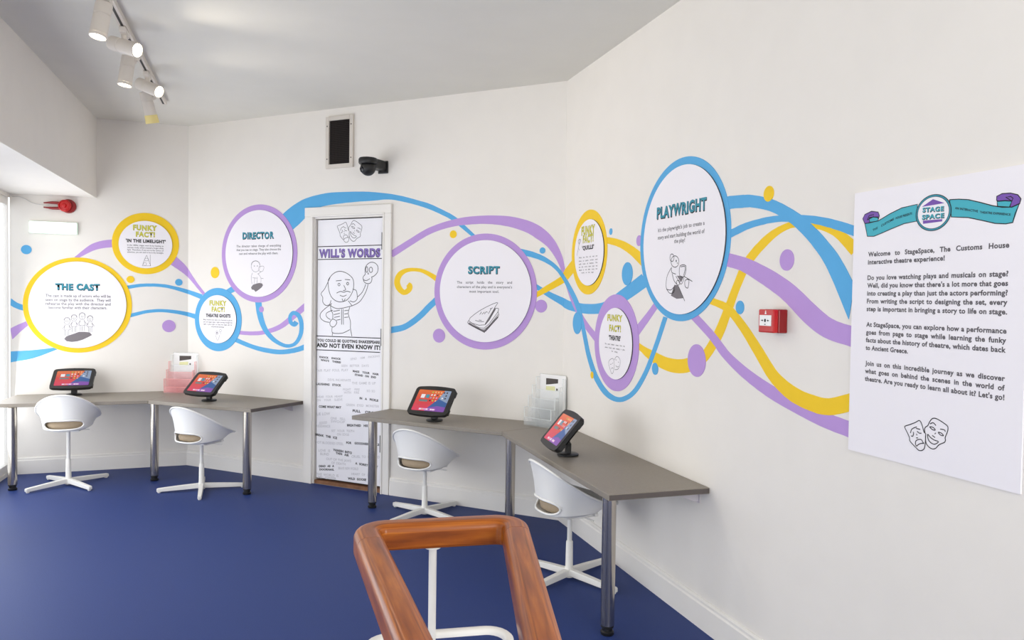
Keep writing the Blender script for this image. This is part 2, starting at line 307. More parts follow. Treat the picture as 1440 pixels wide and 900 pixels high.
# ---- mural and lettering layout, metres on each wall
RIBBONS = [
  ('purple', 'short purple painted band running off the window side, left of THE CAST sign', 1, [('L', 1, '-1276,1134 -1276,1140 -1276,1147 -1272,1153 -1261,1160 -1249,1167 -1237,1173 -1225,1180 -1212,1186 -1200,1192 -1188,1198 -1175,1205 -1163,1211 -1148,1182 -1159,1172 -1169,1163 -1180,1153 -1190,1143 -1200,1134 -1210,1124 -1219,1114 -1228,1104 -1237,1094 -1246,1084 -1255,1073 -1265,1063')]),
  ('blue', 'short blue painted band entering THE CAST sign high on its left edge', 1, [('L', 1, '-1273,1385 -1265,1379 -1258,1372 -1251,1366 -1243,1360 -1236,1355 -1229,1350 -1220,1346 -1211,1342 -1201,1338 -1191,1334 -1180,1330 -1169,1325 -1180,1285 -1191,1289 -1202,1293 -1213,1296 -1224,1300 -1235,1305 -1245,1310 -1255,1315 -1265,1322 -1273,1328 -1276,1334 -1276,1340 -1276,1346')]),
  ('blue', 'wide blue painted tail sweeping out from under THE CAST sign at lower left', 1, [('L', 1, '-1276,969 -1264,970 -1237,972 -1211,973 -1185,975 -1159,976 -1132,978 -1105,981 -1077,984 -1049,987 -1020,991 -991,995 -962,998 -959,982 -986,970 -1013,958 -1040,946 -1068,934 -1095,924 -1123,914 -1150,907 -1177,901 -1204,896 -1230,892 -1256,888 -1276,883')]),
  ('purple', 'purple painted arc joining THE CAST sign to the IN THE LIMELIGHT sign', 1, [('L', 1, '-836,1722 -818,1738 -800,1756 -782,1773 -764,1790 -747,1805 -730,1819 -715,1829 -701,1837 -687,1843 -675,1848 -662,1853 -648,1857 -634,1861 -618,1864 -603,1867 -588,1869 -573,1871 -559,1874 -553,1811 -568,1809 -583,1807 -598,1805 -612,1803 -625,1801 -638,1798 -650,1795 -662,1792 -672,1789 -683,1785 -695,1780 -709,1774 -725,1765 -744,1754 -763,1742 -784,1729 -805,1716 -825,1703')]),
  ('purple', 'tapering purple painted band from IN THE LIMELIGHT sign down to THEATRE GHOSTS sign', 3, [('L', 0, '-100,1757 -87,1744 -73,1732 -60,1719 -46,1706 -33,1693 -21,1679 -11,1666 -2,1653 0,1650 0,1578 0,1578 -10,1588 -20,1597 -30,1606 -40,1614 -50,1622 -62,1630 -74,1639 -87,1649 -102,1659 -116,1669 -132,1680 -146,1690'), ('B', 0, '0,1650 8,1641 19,1628 29,1615 41,1603 53,1589 65,1576 78,1563 90,1549 103,1536 117,1522 132,1508 148,1493 164,1478 180,1463 197,1448 213,1433 188,1418 171,1433 154,1448 138,1462 121,1477 104,1491 88,1505 73,1519 58,1531 43,1544 29,1556 15,1567 0,1578')]),
  ('blue', 'upper thin blue painted band between THE CAST and THEATRE GHOSTS signs', 1, [('L', 0, '-459,1501 -440,1504 -421,1508 -401,1511 -381,1515 -360,1518 -337,1519 -313,1521 -288,1521 -261,1522 -234,1521 -207,1519 -180,1517 -153,1513 -126,1507 -99,1501 -72,1495 -46,1488 -20,1481 0,1475 0,1439 -6,1441 -29,1449 -53,1457 -79,1465 -105,1473 -132,1480 -158,1486 -184,1490 -209,1493 -236,1495 -262,1496 -288,1495 -313,1495 -336,1493 -358,1491 -378,1488 -397,1484 -416,1480 -436,1476 -456,1472'), ('B', 0, '0,1475 6,1474 40,1466 73,1459 106,1451 137,1443 170,1436 150,1397 119,1406 87,1415 56,1424 24,1433 0,1439')]),
  ('blue', 'lower thin blue painted band between THE CAST and THEATRE GHOSTS signs', 1, [('L', 0, '-445,1268 -422,1274 -399,1281 -375,1287 -352,1293 -329,1299 -306,1303 -285,1306 -264,1308 -244,1310 -224,1311 -203,1311 -181,1310 -157,1309 -132,1307 -106,1304 -80,1301 -55,1297 -32,1293 -11,1289 0,1287 0,1250 0,1250 -18,1256 -38,1261 -60,1266 -84,1271 -109,1275 -135,1279 -159,1282 -182,1284 -204,1285 -224,1285 -243,1284 -262,1282 -282,1280 -303,1277 -324,1273 -347,1267 -369,1260 -392,1253 -416,1246 -439,1240'), ('B', 0, '0,1287 13,1285 41,1280 67,1276 93,1272 120,1267 104,1227 77,1233 52,1239 26,1245 0,1250')]),
  ('blue', 'stubby blue painted link between the THEATRE GHOSTS and DIRECTOR signs', 2, [('B', 1, '395,1461 407,1466 419,1472 431,1477 443,1482 455,1488 469,1495 482,1501 495,1509 509,1516 523,1523 536,1530 549,1538 589,1482 574,1478 558,1473 543,1469 528,1465 514,1460 501,1455 489,1450 478,1444 467,1438 456,1431 446,1425 435,1418')]),
  ('blue', 'broad blue painted band arching over the door from DIRECTOR to SCRIPT', 1, [('B', 1, '996,2038 1001,2045 1005,2051 1010,2057 1016,2063 1024,2071 1035,2079 1049,2089 1063,2098 1079,2108 1095,2117 1111,2126 1128,2135 1146,2143 1163,2151 1179,2158 1193,2164 1205,2169 1218,2173 1231,2177 1248,2182 1268,2186 1290,2191 1314,2196 1339,2200 1364,2203 1389,2207 1413,2209 1438,2212 1466,2214 1499,2215 1538,2215 1583,2214 1630,2213 1675,2212 1715,2211 1748,2209 1778,2208 1806,2206 1833,2204 1861,2201 1891,2198 1922,2194 1952,2190 1981,2186 2009,2182 2035,2178 2059,2173 2083,2168 2107,2163 2131,2158 2157,2151 2184,2144 2210,2137 2235,2130 2259,2123 2280,2117 2299,2112 2317,2107 2335,2102 2353,2095 2372,2088 2392,2080 2411,2071 2431,2062 2452,2053 2473,2043 2496,2032 2519,2022 2540,2010 2561,1998 2579,1986 2596,1972 2612,1958 2629,1944 2646,1930 2663,1915 2681,1900 2699,1885 2717,1870 2735,1855 2697,1856 2681,1867 2665,1879 2650,1890 2634,1902 2618,1914 2603,1925 2587,1937 2572,1949 2556,1961 2539,1972 2519,1983 2499,1994 2477,2004 2456,2013 2435,2023 2415,2031 2396,2039 2377,2047 2358,2054 2339,2061 2321,2067 2304,2073 2286,2078 2268,2084 2247,2090 2224,2096 2199,2103 2173,2109 2147,2115 2121,2121 2098,2126 2075,2131 2052,2135 2029,2138 2005,2140 1980,2141 1955,2141 1930,2139 1903,2138 1875,2137 1846,2136 1816,2136 1785,2136 1751,2136 1716,2135 1675,2133 1629,2132 1582,2129 1538,2127 1500,2124 1468,2121 1442,2118 1419,2115 1398,2111 1379,2106 1362,2100 1347,2093 1335,2086 1323,2078 1311,2071 1298,2064 1286,2057 1274,2050 1262,2043 1249,2035 1237,2027 1224,2017 1212,2007 1199,1997 1187,1988 1175,1980 1163,1972 1152,1965 1141,1958 1131,1952 1123,1947 1116,1942 1109,1938 1103,1935 1096,1931')]),
  ('blue', 'blue painted band curling into a spiral below the DIRECTOR sign', 3, [('B', 1, '807,1407 810,1380 813,1354 816,1328 820,1303 826,1280 832,1258 840,1237 848,1217 858,1198 869,1180 882,1163 897,1147 914,1131 931,1117 949,1104 969,1092 991,1081 1014,1072 1035,1065 1055,1060 1073,1059 1091,1059 1107,1062 1122,1066 1136,1072 1148,1081 1160,1093 1170,1107 1179,1122 1186,1137 1191,1152 1194,1169 1195,1186 1195,1203 1194,1218 1191,1232 1186,1244 1181,1256 1175,1266 1169,1274 1162,1279 1155,1284 1147,1287 1141,1288 1138,1289 1136,1288 1131,1286 1126,1281 1122,1276 1119,1271 1118,1265 1119,1257 1121,1248 1124,1241 1127,1237 1130,1235 1134,1233 1139,1232 1144,1232 1142,1232 1136,1230 1135,1230 1137,1234 1140,1239 1144,1245 1186,1226 1183,1222 1180,1217 1175,1211 1166,1203 1151,1197 1136,1197 1124,1200 1113,1205 1102,1212 1094,1220 1088,1231 1085,1242 1083,1254 1083,1265 1085,1277 1089,1287 1096,1297 1105,1306 1116,1314 1131,1319 1147,1319 1161,1316 1176,1312 1190,1304 1202,1295 1212,1283 1220,1270 1227,1255 1232,1239 1235,1223 1236,1205 1236,1186 1234,1166 1230,1147 1223,1128 1214,1110 1202,1093 1189,1077 1173,1062 1156,1050 1136,1042 1115,1036 1093,1032 1071,1031 1047,1033 1023,1038 997,1045 971,1054 945,1065 921,1077 900,1091 879,1106 859,1123 841,1141 824,1160 810,1180 797,1200 786,1222 776,1245 768,1269 760,1294 754,1321 750,1348 745,1374 740,1400')]),
  ('purple', 'purple painted band rising from THEATRE GHOSTS sign to the left door frame', 1, [('B', 1, '549,1148 578,1148 608,1147 637,1146 665,1146 692,1146 717,1147 742,1149 764,1150 786,1152 807,1155 828,1159 851,1164 875,1170 900,1177 925,1184 950,1193 974,1202 998,1213 1022,1227 1047,1243 1072,1260 1097,1279 1121,1297 1144,1313 1166,1329 1186,1343 1206,1357 1225,1370 1244,1384 1263,1397 1302,1363 1282,1350 1263,1336 1244,1323 1224,1309 1203,1295 1181,1281 1158,1265 1133,1248 1107,1230 1080,1212 1052,1195 1024,1181 997,1169 969,1159 941,1150 914,1143 888,1137 862,1132 837,1127 813,1123 790,1120 767,1118 743,1117 718,1116 691,1115 663,1116 634,1116 605,1117 576,1118 547,1119')]),
  ('blue', 'low blue painted band from THEATRE GHOSTS sign to the left door frame', 2, [('B', 1, '504,1102 538,1092 574,1082 609,1071 643,1062 676,1053 706,1045 735,1039 762,1034 787,1030 812,1026 837,1023 862,1021 888,1018 913,1016 938,1014 963,1013 988,1012 1012,1013 1037,1015 1062,1018 1087,1022 1112,1026 1136,1031 1159,1037 1180,1042 1199,1048 1218,1055 1237,1062 1256,1069 1276,1076 1295,1038 1275,1032 1256,1025 1237,1018 1216,1012 1194,1005 1171,1000 1147,994 1121,990 1095,985 1068,982 1040,979 1013,977 986,976 959,976 933,977 906,979 880,982 853,984 827,987 801,991 775,995 749,1000 721,1006 691,1013 659,1020 626,1029 591,1039 556,1049 520,1060 485,1069')]),
  ('purple', 'big purple painted arch from the door over SCRIPT to the THEATRE sign', 2, [('B', 0, '2019,1763 2052,1780 2084,1797 2117,1813 2149,1830 2181,1846 2213,1862 2245,1879 2277,1895 2309,1910 2341,1924 2374,1935 2406,1945 2437,1954 2469,1962 2500,1969 2531,1975 2561,1981 2592,1986 2623,1990 2654,1993 2686,1995 2719,1996 2752,1997 2785,1997 2818,1997 2851,1996 2884,1994 2917,1992 2949,1989 2981,1985 3013,1979 3044,1972 3075,1964 3104,1956 3130,1947 3154,1937 3175,1927 3194,1917 3212,1906 3228,1894 3245,1881 3261,1867 3276,1852 3290,1836 3304,1819 3317,1800 3328,1781 3339,1761 3348,1742 3356,1724 3363,1705 3368,1688 3372,1670 3375,1659 3375,1566 3372,1575 3367,1590 3362,1603 3357,1616 3351,1630 3345,1645 3338,1660 3330,1675 3322,1690 3312,1705 3302,1720 3290,1737 3277,1752 3265,1767 3252,1780 3238,1791 3224,1802 3210,1812 3194,1822 3178,1831 3163,1841 3149,1851 3134,1859 3118,1868 3100,1876 3078,1885 3052,1894 3025,1903 2997,1911 2969,1918 2941,1923 2911,1929 2880,1933 2849,1937 2818,1939 2787,1941 2756,1942 2724,1941 2693,1941 2662,1939 2632,1938 2602,1936 2573,1933 2544,1929 2514,1924 2484,1918 2454,1911 2424,1903 2394,1894 2364,1883 2334,1871 2304,1856 2273,1841 2241,1824 2210,1808 2178,1791 2146,1774 2114,1757 2082,1740 2050,1723'), ('R', 0, '0,1659 3,1654 12,1638 21,1622 29,1608 36,1594 46,1579 58,1562 75,1543 95,1520 117,1498 139,1475 161,1455 181,1437 202,1419 223,1403 245,1387 268,1370 292,1354 317,1338 343,1322 371,1306 401,1290 433,1274 469,1258 506,1242 542,1225 578,1209 510,1183 476,1200 441,1217 405,1234 370,1252 337,1270 307,1287 279,1304 253,1321 229,1338 205,1356 182,1373 161,1391 141,1408 121,1427 102,1446 82,1468 62,1491 42,1515 24,1537 7,1558 0,1566')]),
  ('blue', 'thin blue painted band from SCRIPT looping low under the THEATRE sign to PLAYWRIGHT', 4, [('B', 0, '3051,1772 3070,1767 3090,1763 3109,1758 3129,1754 3149,1748 3167,1742 3186,1735 3204,1729 3221,1721 3238,1713 3254,1704 3270,1694 3285,1684 3300,1674 3314,1662 3327,1651 3339,1638 3351,1626 3362,1612 3374,1597 3375,1596 3375,1550 3374,1551 3363,1568 3352,1584 3341,1598 3331,1611 3320,1622 3308,1633 3296,1643 3283,1653 3269,1661 3254,1669 3238,1677 3223,1684 3207,1690 3190,1697 3173,1702 3155,1707 3138,1712 3120,1716 3101,1720 3081,1723 3062,1727 3042,1730'), ('R', 0, '0,1596 26,1580 55,1563 83,1544 111,1525 137,1507 162,1489 187,1471 211,1452 233,1433 254,1413 272,1391 288,1369 302,1346 315,1324 328,1303 339,1284 348,1267 357,1250 366,1233 377,1213 390,1191 402,1167 416,1142 432,1118 449,1094 469,1071 490,1047 513,1024 536,1003 561,985 587,968 614,952 642,939 670,928 697,919 724,913 751,909 777,906 802,906 827,908 853,913 881,921 910,931 938,943 965,958 991,975 1017,996 1042,1019 1066,1043 1090,1069 1112,1095 1133,1124 1153,1153 1173,1183 1192,1212 1211,1241 1229,1271 1246,1300 1263,1330 1281,1359 1319,1354 1302,1325 1286,1296 1268,1266 1251,1237 1232,1208 1213,1178 1194,1149 1174,1119 1153,1091 1130,1063 1107,1037 1083,1012 1058,988 1032,966 1003,946 972,928 939,913 904,900 868,889 831,882 794,878 756,877 720,879 685,884 652,891 619,901 587,914 557,930 528,947 500,965 475,986 451,1009 429,1033 409,1058 390,1083 373,1107 358,1133 345,1159 332,1183 320,1206 310,1226 301,1243 292,1260 282,1277 270,1296 256,1316 240,1338 223,1360 205,1382 186,1402 166,1422 145,1440 123,1458 99,1477 75,1495 50,1514 25,1533 0,1550')]),
  ('yellow', 'yellow painted band from SCRIPT round the corner to the yellow ringed sign', 3, [('B', 0, '3156,1465 3172,1475 3187,1485 3203,1495 3218,1505 3233,1514 3247,1523 3261,1531 3274,1538 3286,1545 3298,1552 3309,1558 3319,1564 3328,1570 3335,1574 3342,1579 3347,1582 3352,1586 3356,1591 3360,1595 3364,1601 3367,1607 3372,1615 3375,1620 3375,1543 3369,1540 3361,1536 3353,1531 3344,1527 3333,1521 3321,1515 3309,1509 3297,1502 3283,1496 3269,1489 3255,1481 3239,1474 3223,1466 3206,1457 3189,1449 3173,1441'), ('R', 0, '0,1620 5,1623 20,1632 37,1640 53,1648 71,1656 88,1664 105,1672 122,1680 236,1638 219,1631 201,1624 183,1616 166,1609 149,1602 134,1595 121,1589 109,1583 96,1577 82,1570 65,1563 46,1556 26,1549 6,1544 0,1543')]),
  ('blue', 'thick blue painted band dipping from SCRIPT behind the THEATRE sign up to PLAYWRIGHT', 1, [('B', 0, '3171,1539 3190,1530 3208,1520 3227,1510 3245,1501 3263,1492 3280,1484 3297,1476 3315,1469 3332,1462 3348,1456 3364,1450 3375,1445 3375,1386 3369,1391 3362,1396 3354,1401 3341,1408 3327,1416 3311,1424 3295,1433 3278,1442 3261,1452 3244,1462 3226,1472 3209,1483 3191,1494 3173,1505 3155,1516'), ('R', 0, '0,1445 8,1444 38,1438 61,1433 78,1430 90,1428 105,1426 130,1424 167,1421 211,1418 258,1415 305,1412 351,1411 393,1411 433,1411 473,1412 510,1414 546,1417 580,1420 612,1426 643,1433 675,1442 708,1452 742,1464 778,1477 816,1490 855,1503 894,1516 933,1530 973,1544 1012,1558 1050,1571 1137,1514 1099,1502 1060,1489 1020,1475 980,1462 940,1449 901,1437 864,1425 827,1413 790,1401 751,1390 710,1379 665,1370 619,1363 573,1358 527,1355 481,1353 436,1352 389,1351 339,1352 286,1354 233,1357 181,1361 133,1365 91,1369 55,1374 25,1380 2,1385 0,1386')]),
  ('blue', 'blue painted band from the right side of the door frame up to the SCRIPT sign', 1, [('B', 1, '2029,1219 2050,1223 2072,1227 2092,1230 2111,1233 2130,1238 2147,1244 2166,1252 2185,1263 2204,1275 2223,1287 2242,1300 2259,1313 2274,1324 2288,1336 2302,1349 2315,1361 2328,1374 2342,1386 2356,1398 2369,1409 2382,1419 2394,1430 2407,1440 2419,1451 2455,1418 2442,1408 2429,1398 2416,1388 2403,1378 2390,1367 2377,1356 2364,1345 2352,1333 2338,1320 2324,1307 2308,1294 2292,1281 2274,1268 2255,1254 2234,1241 2213,1228 2191,1216 2169,1205 2146,1197 2124,1191 2102,1186 2081,1182 2061,1179 2040,1174')]),
  ('yellow', 'yellow painted scroll with a curled end left of the SCRIPT sign', 1, [('B', 1, '2424,1543 2405,1554 2386,1566 2368,1577 2350,1587 2334,1596 2320,1602 2307,1608 2295,1612 2283,1616 2269,1618 2253,1620 2235,1621 2217,1621 2200,1620 2185,1617 2172,1614 2160,1609 2149,1603 2140,1597 2133,1591 2127,1584 2122,1576 2118,1567 2115,1559 2114,1551 2114,1544 2115,1537 2118,1529 2121,1522 2125,1515 2130,1509 2136,1501 2143,1495 2149,1491 2151,1490 2152,1490 2156,1491 2162,1494 2168,1499 2172,1501 2172,1503 2172,1505 2172,1508 2172,1512 2172,1513 2173,1511 2175,1510 2175,1511 2171,1514 2168,1518 2192,1543 2195,1542 2199,1541 2205,1538 2213,1532 2218,1523 2220,1515 2220,1506 2218,1497 2214,1487 2207,1478 2198,1470 2188,1464 2176,1457 2161,1453 2143,1452 2127,1457 2114,1464 2101,1473 2091,1483 2082,1493 2075,1504 2069,1516 2065,1529 2063,1542 2064,1556 2067,1569 2072,1582 2079,1595 2089,1607 2100,1618 2114,1626 2129,1633 2145,1638 2161,1642 2178,1645 2196,1646 2216,1647 2236,1646 2255,1645 2273,1643 2289,1641 2304,1637 2319,1633 2334,1628 2350,1622 2368,1614 2388,1605 2408,1595 2428,1584 2447,1575')]),
  ('yellow', 'short yellow painted band between the yellow ringed sign and PLAYWRIGHT', 2, [('R', 1, '588,1793 601,1792 613,1792 626,1791 641,1790 660,1788 679,1785 701,1782 725,1778 751,1774 778,1768 805,1762 832,1756 858,1749 884,1741 909,1733 934,1724 959,1716 983,1706 1008,1696 1031,1686 1054,1676 1076,1665 1097,1655 1118,1646 1047,1612 1026,1623 1006,1634 985,1645 965,1655 946,1665 926,1674 905,1683 883,1692 861,1700 839,1708 817,1715 796,1722 774,1727 752,1733 728,1738 705,1742 683,1746 664,1750 649,1752 637,1754 626,1755 615,1756 601,1757 587,1759')]),
  ('purple', 'short purple painted band between the THEATRE and PLAYWRIGHT signs', 2, [('R', 1, '946,1265 971,1281 996,1297 1020,1313 1044,1328 1067,1343 1089,1357 1109,1370 1128,1383 1146,1395 1163,1408 1181,1420 1198,1432 1245,1416 1228,1404 1212,1391 1196,1379 1179,1366 1162,1353 1143,1339 1124,1324 1103,1309 1082,1293 1060,1277 1039,1261 1017,1244')]),
  ('yellow', 'long yellow painted wave from THEATRE sign up under blue bands to the poster', 1, [('R', 1, '1016,1222 1030,1218 1044,1215 1057,1211 1072,1207 1089,1203 1108,1199 1127,1195 1148,1192 1169,1188 1193,1184 1221,1179 1251,1174 1281,1169 1309,1165 1335,1163 1361,1162 1387,1162 1413,1162 1437,1164 1457,1166 1476,1169 1496,1173 1517,1178 1538,1184 1559,1191 1577,1195 1591,1198 1601,1200 1612,1204 1626,1213 1642,1226 1660,1243 1678,1262 1696,1282 1712,1301 1726,1320 1740,1339 1753,1359 1766,1379 1779,1399 1792,1420 1805,1440 1817,1461 1830,1482 1843,1503 1856,1523 1869,1544 1882,1565 1897,1585 1915,1604 1935,1622 1957,1638 1979,1654 2002,1667 2023,1680 2043,1690 2063,1699 2083,1707 2103,1713 2123,1719 2143,1723 2163,1727 2183,1730 2204,1731 2227,1731 2251,1728 2277,1724 2302,1719 2327,1714 2349,1708 2370,1704 2389,1699 2409,1694 2428,1687 2448,1679 2467,1669 2486,1657 2504,1645 2522,1633 2538,1622 2498,1593 2483,1606 2468,1620 2453,1633 2439,1645 2425,1655 2411,1664 2396,1671 2380,1678 2363,1684 2344,1690 2322,1695 2298,1700 2274,1704 2251,1707 2230,1708 2211,1708 2194,1707 2177,1704 2160,1700 2143,1695 2127,1689 2111,1682 2095,1674 2078,1664 2061,1654 2042,1642 2021,1629 2000,1614 1981,1599 1963,1584 1947,1567 1933,1549 1920,1530 1907,1510 1894,1491 1881,1470 1870,1450 1859,1429 1848,1408 1836,1388 1825,1368 1814,1347 1803,1327 1791,1307 1776,1286 1760,1266 1741,1246 1722,1226 1703,1207 1685,1191 1669,1178 1654,1167 1638,1157 1623,1150 1607,1143 1587,1135 1563,1125 1536,1116 1505,1108 1471,1102 1436,1098 1401,1096 1366,1096 1331,1098 1296,1102 1261,1107 1227,1115 1195,1123 1167,1132 1141,1140 1119,1148 1099,1155 1081,1163 1066,1170 1050,1176 1036,1182 1022,1187 1009,1191 996,1195 983,1200')]),
  ('yellow', 'yellow painted band falling from PLAYWRIGHT sign to the lower left poster edge', 3, [('R', 1, '1667,1456 1693,1451 1719,1446 1745,1441 1772,1436 1798,1429 1824,1420 1847,1409 1868,1397 1887,1384 1905,1371 1923,1358 1941,1344 1959,1330 1977,1315 1995,1299 2013,1284 2030,1269 2047,1254 2064,1238 2080,1223 2096,1208 2112,1194 2127,1181 2143,1170 2160,1160 2177,1152 2194,1144 2212,1137 2229,1131 2245,1126 2260,1122 2275,1118 2290,1115 2305,1113 2320,1111 2335,1110 2350,1108 2364,1107 2377,1106 2389,1106 2400,1107 2412,1108 2425,1111 2440,1115 2456,1120 2474,1126 2493,1132 2511,1138 2531,1083 2514,1078 2496,1072 2478,1066 2458,1060 2437,1054 2416,1050 2395,1048 2376,1047 2358,1047 2341,1049 2325,1051 2309,1053 2292,1055 2275,1058 2257,1062 2239,1066 2220,1071 2202,1078 2183,1085 2165,1094 2147,1103 2128,1114 2110,1125 2092,1138 2074,1152 2058,1167 2042,1183 2026,1199 2011,1214 1995,1230 1979,1245 1962,1261 1945,1278 1929,1293 1912,1308 1895,1323 1878,1336 1861,1350 1844,1362 1827,1374 1809,1384 1791,1393 1772,1401 1750,1407 1727,1413 1702,1418 1675,1424 1649,1430')]),
  ('purple', 'lower purple painted band from the PLAYWRIGHT sign to the bottom left of the poster', 2, [('R', 1, '1539,1400 1572,1382 1604,1364 1636,1347 1667,1329 1696,1313 1723,1297 1746,1282 1765,1268 1783,1255 1800,1243 1817,1231 1837,1220 1860,1209 1884,1198 1909,1187 1935,1176 1961,1166 1987,1157 2012,1148 2038,1140 2063,1132 2088,1125 2113,1118 2138,1112 2161,1106 2185,1101 2208,1096 2231,1092 2254,1087 2276,1083 2298,1078 2320,1073 2340,1069 2361,1065 2381,1061 2402,1058 2423,1055 2444,1052 2466,1050 2489,1047 2511,1045 2532,1043 2509,990 2488,993 2466,995 2443,997 2420,1000 2397,1003 2374,1006 2352,1010 2330,1014 2308,1018 2286,1023 2265,1027 2243,1032 2220,1037 2197,1042 2174,1047 2150,1053 2125,1059 2100,1066 2075,1073 2049,1082 2023,1090 1997,1100 1971,1109 1945,1120 1919,1130 1893,1142 1867,1154 1841,1167 1817,1180 1793,1193 1771,1206 1752,1219 1735,1233 1718,1246 1699,1259 1678,1273 1652,1288 1623,1304 1592,1321 1559,1339 1525,1357 1492,1375')]),
  ('purple', 'upper purple painted band from PLAYWRIGHT passing just above the red call point', 4, [('R', 1, '1785,1642 1794,1640 1803,1638 1813,1636 1823,1634 1834,1632 1847,1629 1859,1627 1872,1624 1888,1621 1905,1617 1925,1613 1946,1607 1969,1600 1994,1592 2019,1583 2045,1574 2070,1565 2094,1556 2116,1547 2139,1537 2161,1527 2183,1517 2205,1506 2227,1494 2249,1481 2270,1468 2291,1454 2310,1441 2328,1430 2344,1420 2360,1410 2374,1402 2387,1395 2399,1388 2411,1383 2425,1378 2440,1373 2457,1369 2475,1365 2495,1362 2515,1358 2535,1354 2510,1290 2491,1294 2471,1297 2450,1300 2428,1304 2406,1309 2383,1315 2363,1322 2344,1330 2327,1338 2310,1347 2294,1356 2277,1366 2258,1378 2238,1392 2218,1406 2199,1419 2180,1432 2161,1443 2143,1454 2123,1464 2103,1473 2083,1483 2062,1492 2041,1502 2019,1511 1996,1521 1972,1531 1950,1541 1928,1549 1909,1556 1893,1562 1878,1565 1865,1568 1852,1571 1838,1574 1824,1576 1812,1579 1802,1581 1793,1582 1783,1584 1774,1586 1764,1587')]),
  ('blue', 'upper blue painted band from PLAYWRIGHT widening steeply down to the poster edge', 6, [('R', 1, '1770,1869 1774,1870 1778,1871 1782,1872 1787,1873 1792,1874 1800,1874 1810,1874 1821,1873 1834,1872 1847,1871 1861,1870 1874,1869 1887,1868 1901,1867 1914,1865 1928,1864 1943,1862 1959,1859 1977,1855 1996,1851 2017,1846 2037,1841 2056,1835 2075,1830 2092,1824 2108,1818 2124,1811 2140,1805 2155,1798 2171,1790 2186,1783 2201,1776 2216,1768 2231,1760 2246,1752 2261,1742 2278,1731 2295,1719 2312,1707 2329,1694 2346,1681 2362,1668 2377,1655 2392,1641 2407,1628 2422,1614 2436,1600 2449,1585 2461,1570 2473,1555 2484,1540 2495,1524 2506,1509 2516,1493 2495,1381 2478,1409 2461,1438 2443,1468 2426,1497 2409,1523 2394,1546 2380,1565 2367,1581 2356,1594 2344,1606 2333,1617 2320,1629 2308,1641 2294,1653 2281,1664 2267,1675 2254,1685 2240,1695 2227,1705 2214,1713 2201,1722 2188,1729 2174,1737 2160,1744 2146,1751 2132,1758 2118,1765 2104,1771 2088,1777 2072,1783 2055,1788 2036,1793 2016,1798 1997,1802 1978,1806 1961,1809 1946,1812 1931,1813 1918,1814 1906,1815 1893,1815 1881,1816 1868,1817 1856,1818 1844,1819 1832,1819 1821,1820 1812,1819 1805,1819 1799,1817 1795,1816 1791,1814 1787,1812 1782,1811')]),
  ('blue', 'thinner blue painted band from PLAYWRIGHT crossing over to the poster top left', 5, [('R', 1, '1773,1722 1785,1725 1796,1727 1807,1730 1818,1733 1831,1736 1844,1738 1857,1741 1870,1744 1885,1747 1900,1749 1917,1752 1936,1754 1957,1756 1980,1758 2003,1759 2027,1761 2051,1762 2074,1762 2096,1762 2117,1761 2138,1760 2159,1759 2179,1757 2200,1755 2220,1753 2240,1751 2260,1749 2279,1746 2299,1743 2318,1740 2337,1736 2356,1732 2374,1728 2392,1724 2410,1719 2427,1714 2445,1709 2462,1704 2478,1699 2495,1693 2511,1688 2526,1683 2513,1652 2497,1658 2481,1663 2465,1669 2449,1675 2433,1680 2416,1685 2400,1691 2383,1695 2366,1700 2349,1705 2331,1709 2314,1713 2295,1717 2277,1720 2258,1723 2239,1726 2220,1728 2201,1731 2181,1732 2161,1734 2142,1736 2122,1737 2102,1737 2081,1737 2060,1737 2038,1735 2015,1734 1992,1732 1971,1730 1951,1727 1934,1725 1919,1722 1906,1719 1893,1716 1880,1713 1867,1710 1854,1708 1843,1705 1832,1702 1821,1700 1810,1697 1799,1694')]),
]
DOTS = [
  ('L','blue',-1.1686,1.7686,0.0362,'blue painted dot alone beneath the lit exit sign'),
  ('L','yellow',-0.4339,1.5509,0.0291,'small yellow painted dot between THE CAST and IN THE LIMELIGHT signs'),
  ('L','blue',-0.0711,1.5354,0.0285,'small blue painted dot left of the corner, under the purple band'),
  ('L','purple',-0.1464,1.1698,0.0510,'purple painted dot below the thin blue bands near the corner'),
  ('B','yellow',0.3075,1.6176,0.0466,'yellow painted dot left of the DIRECTOR sign'),
  ('B','purple',0.8096,1.3252,0.0237,'small purple painted dot beside the blue spiral below DIRECTOR'),
  ('B','yellow',2.5483,1.8763,0.0270,'yellow painted dot above the SCRIPT sign'),
  ('B','blue',3.2205,1.7542,0.0204,'small blue painted dot right of the SCRIPT sign top'),
  ('B','purple',3.2164,1.3903,0.0420,'purple painted dot touching the right edge of the SCRIPT sign'),
  ('B','purple',2.4437,1.1708,0.0488,'purple painted dot below the SCRIPT sign at left'),
  ('R','yellow',2.0634,1.8502,0.0300,'yellow painted dot sitting on top of the upper blue band by the poster'),
  ('R','purple',2.1780,1.5913,0.0395,'purple painted dot above the red call point'),
  ('R','blue',1.8961,1.4117,0.0275,'blue painted dot left of the red call point'),
  ('R','purple',1.5830,1.1697,0.0730,'largest purple painted dot on the yellow wave under PLAYWRIGHT'),
  ('R','blue',1.2103,1.0984,0.0299,'small blue painted dot right of the THEATRE sign'),
  ('R','blue',0.2286,1.2908,0.0681,'tall blue painted dot left of the THEATRE sign near the corner'),
  ('R','blue',0.8910,1.5767,0.0618,'blue painted dot between the QUILLS and PLAYWRIGHT signs'),
  ('R','blue',0.6814,1.8181,0.0183,'tiny blue painted dot right of the QUILLS fact sign'),
  ('R','purple',1.0171,1.7442,0.0276,'purple painted dot half behind the left rim of PLAYWRIGHT'),
  ('R','yellow',0.4634,0.9926,0.0209,'tiny yellow painted dot above the right hand leaflet rack'),
]
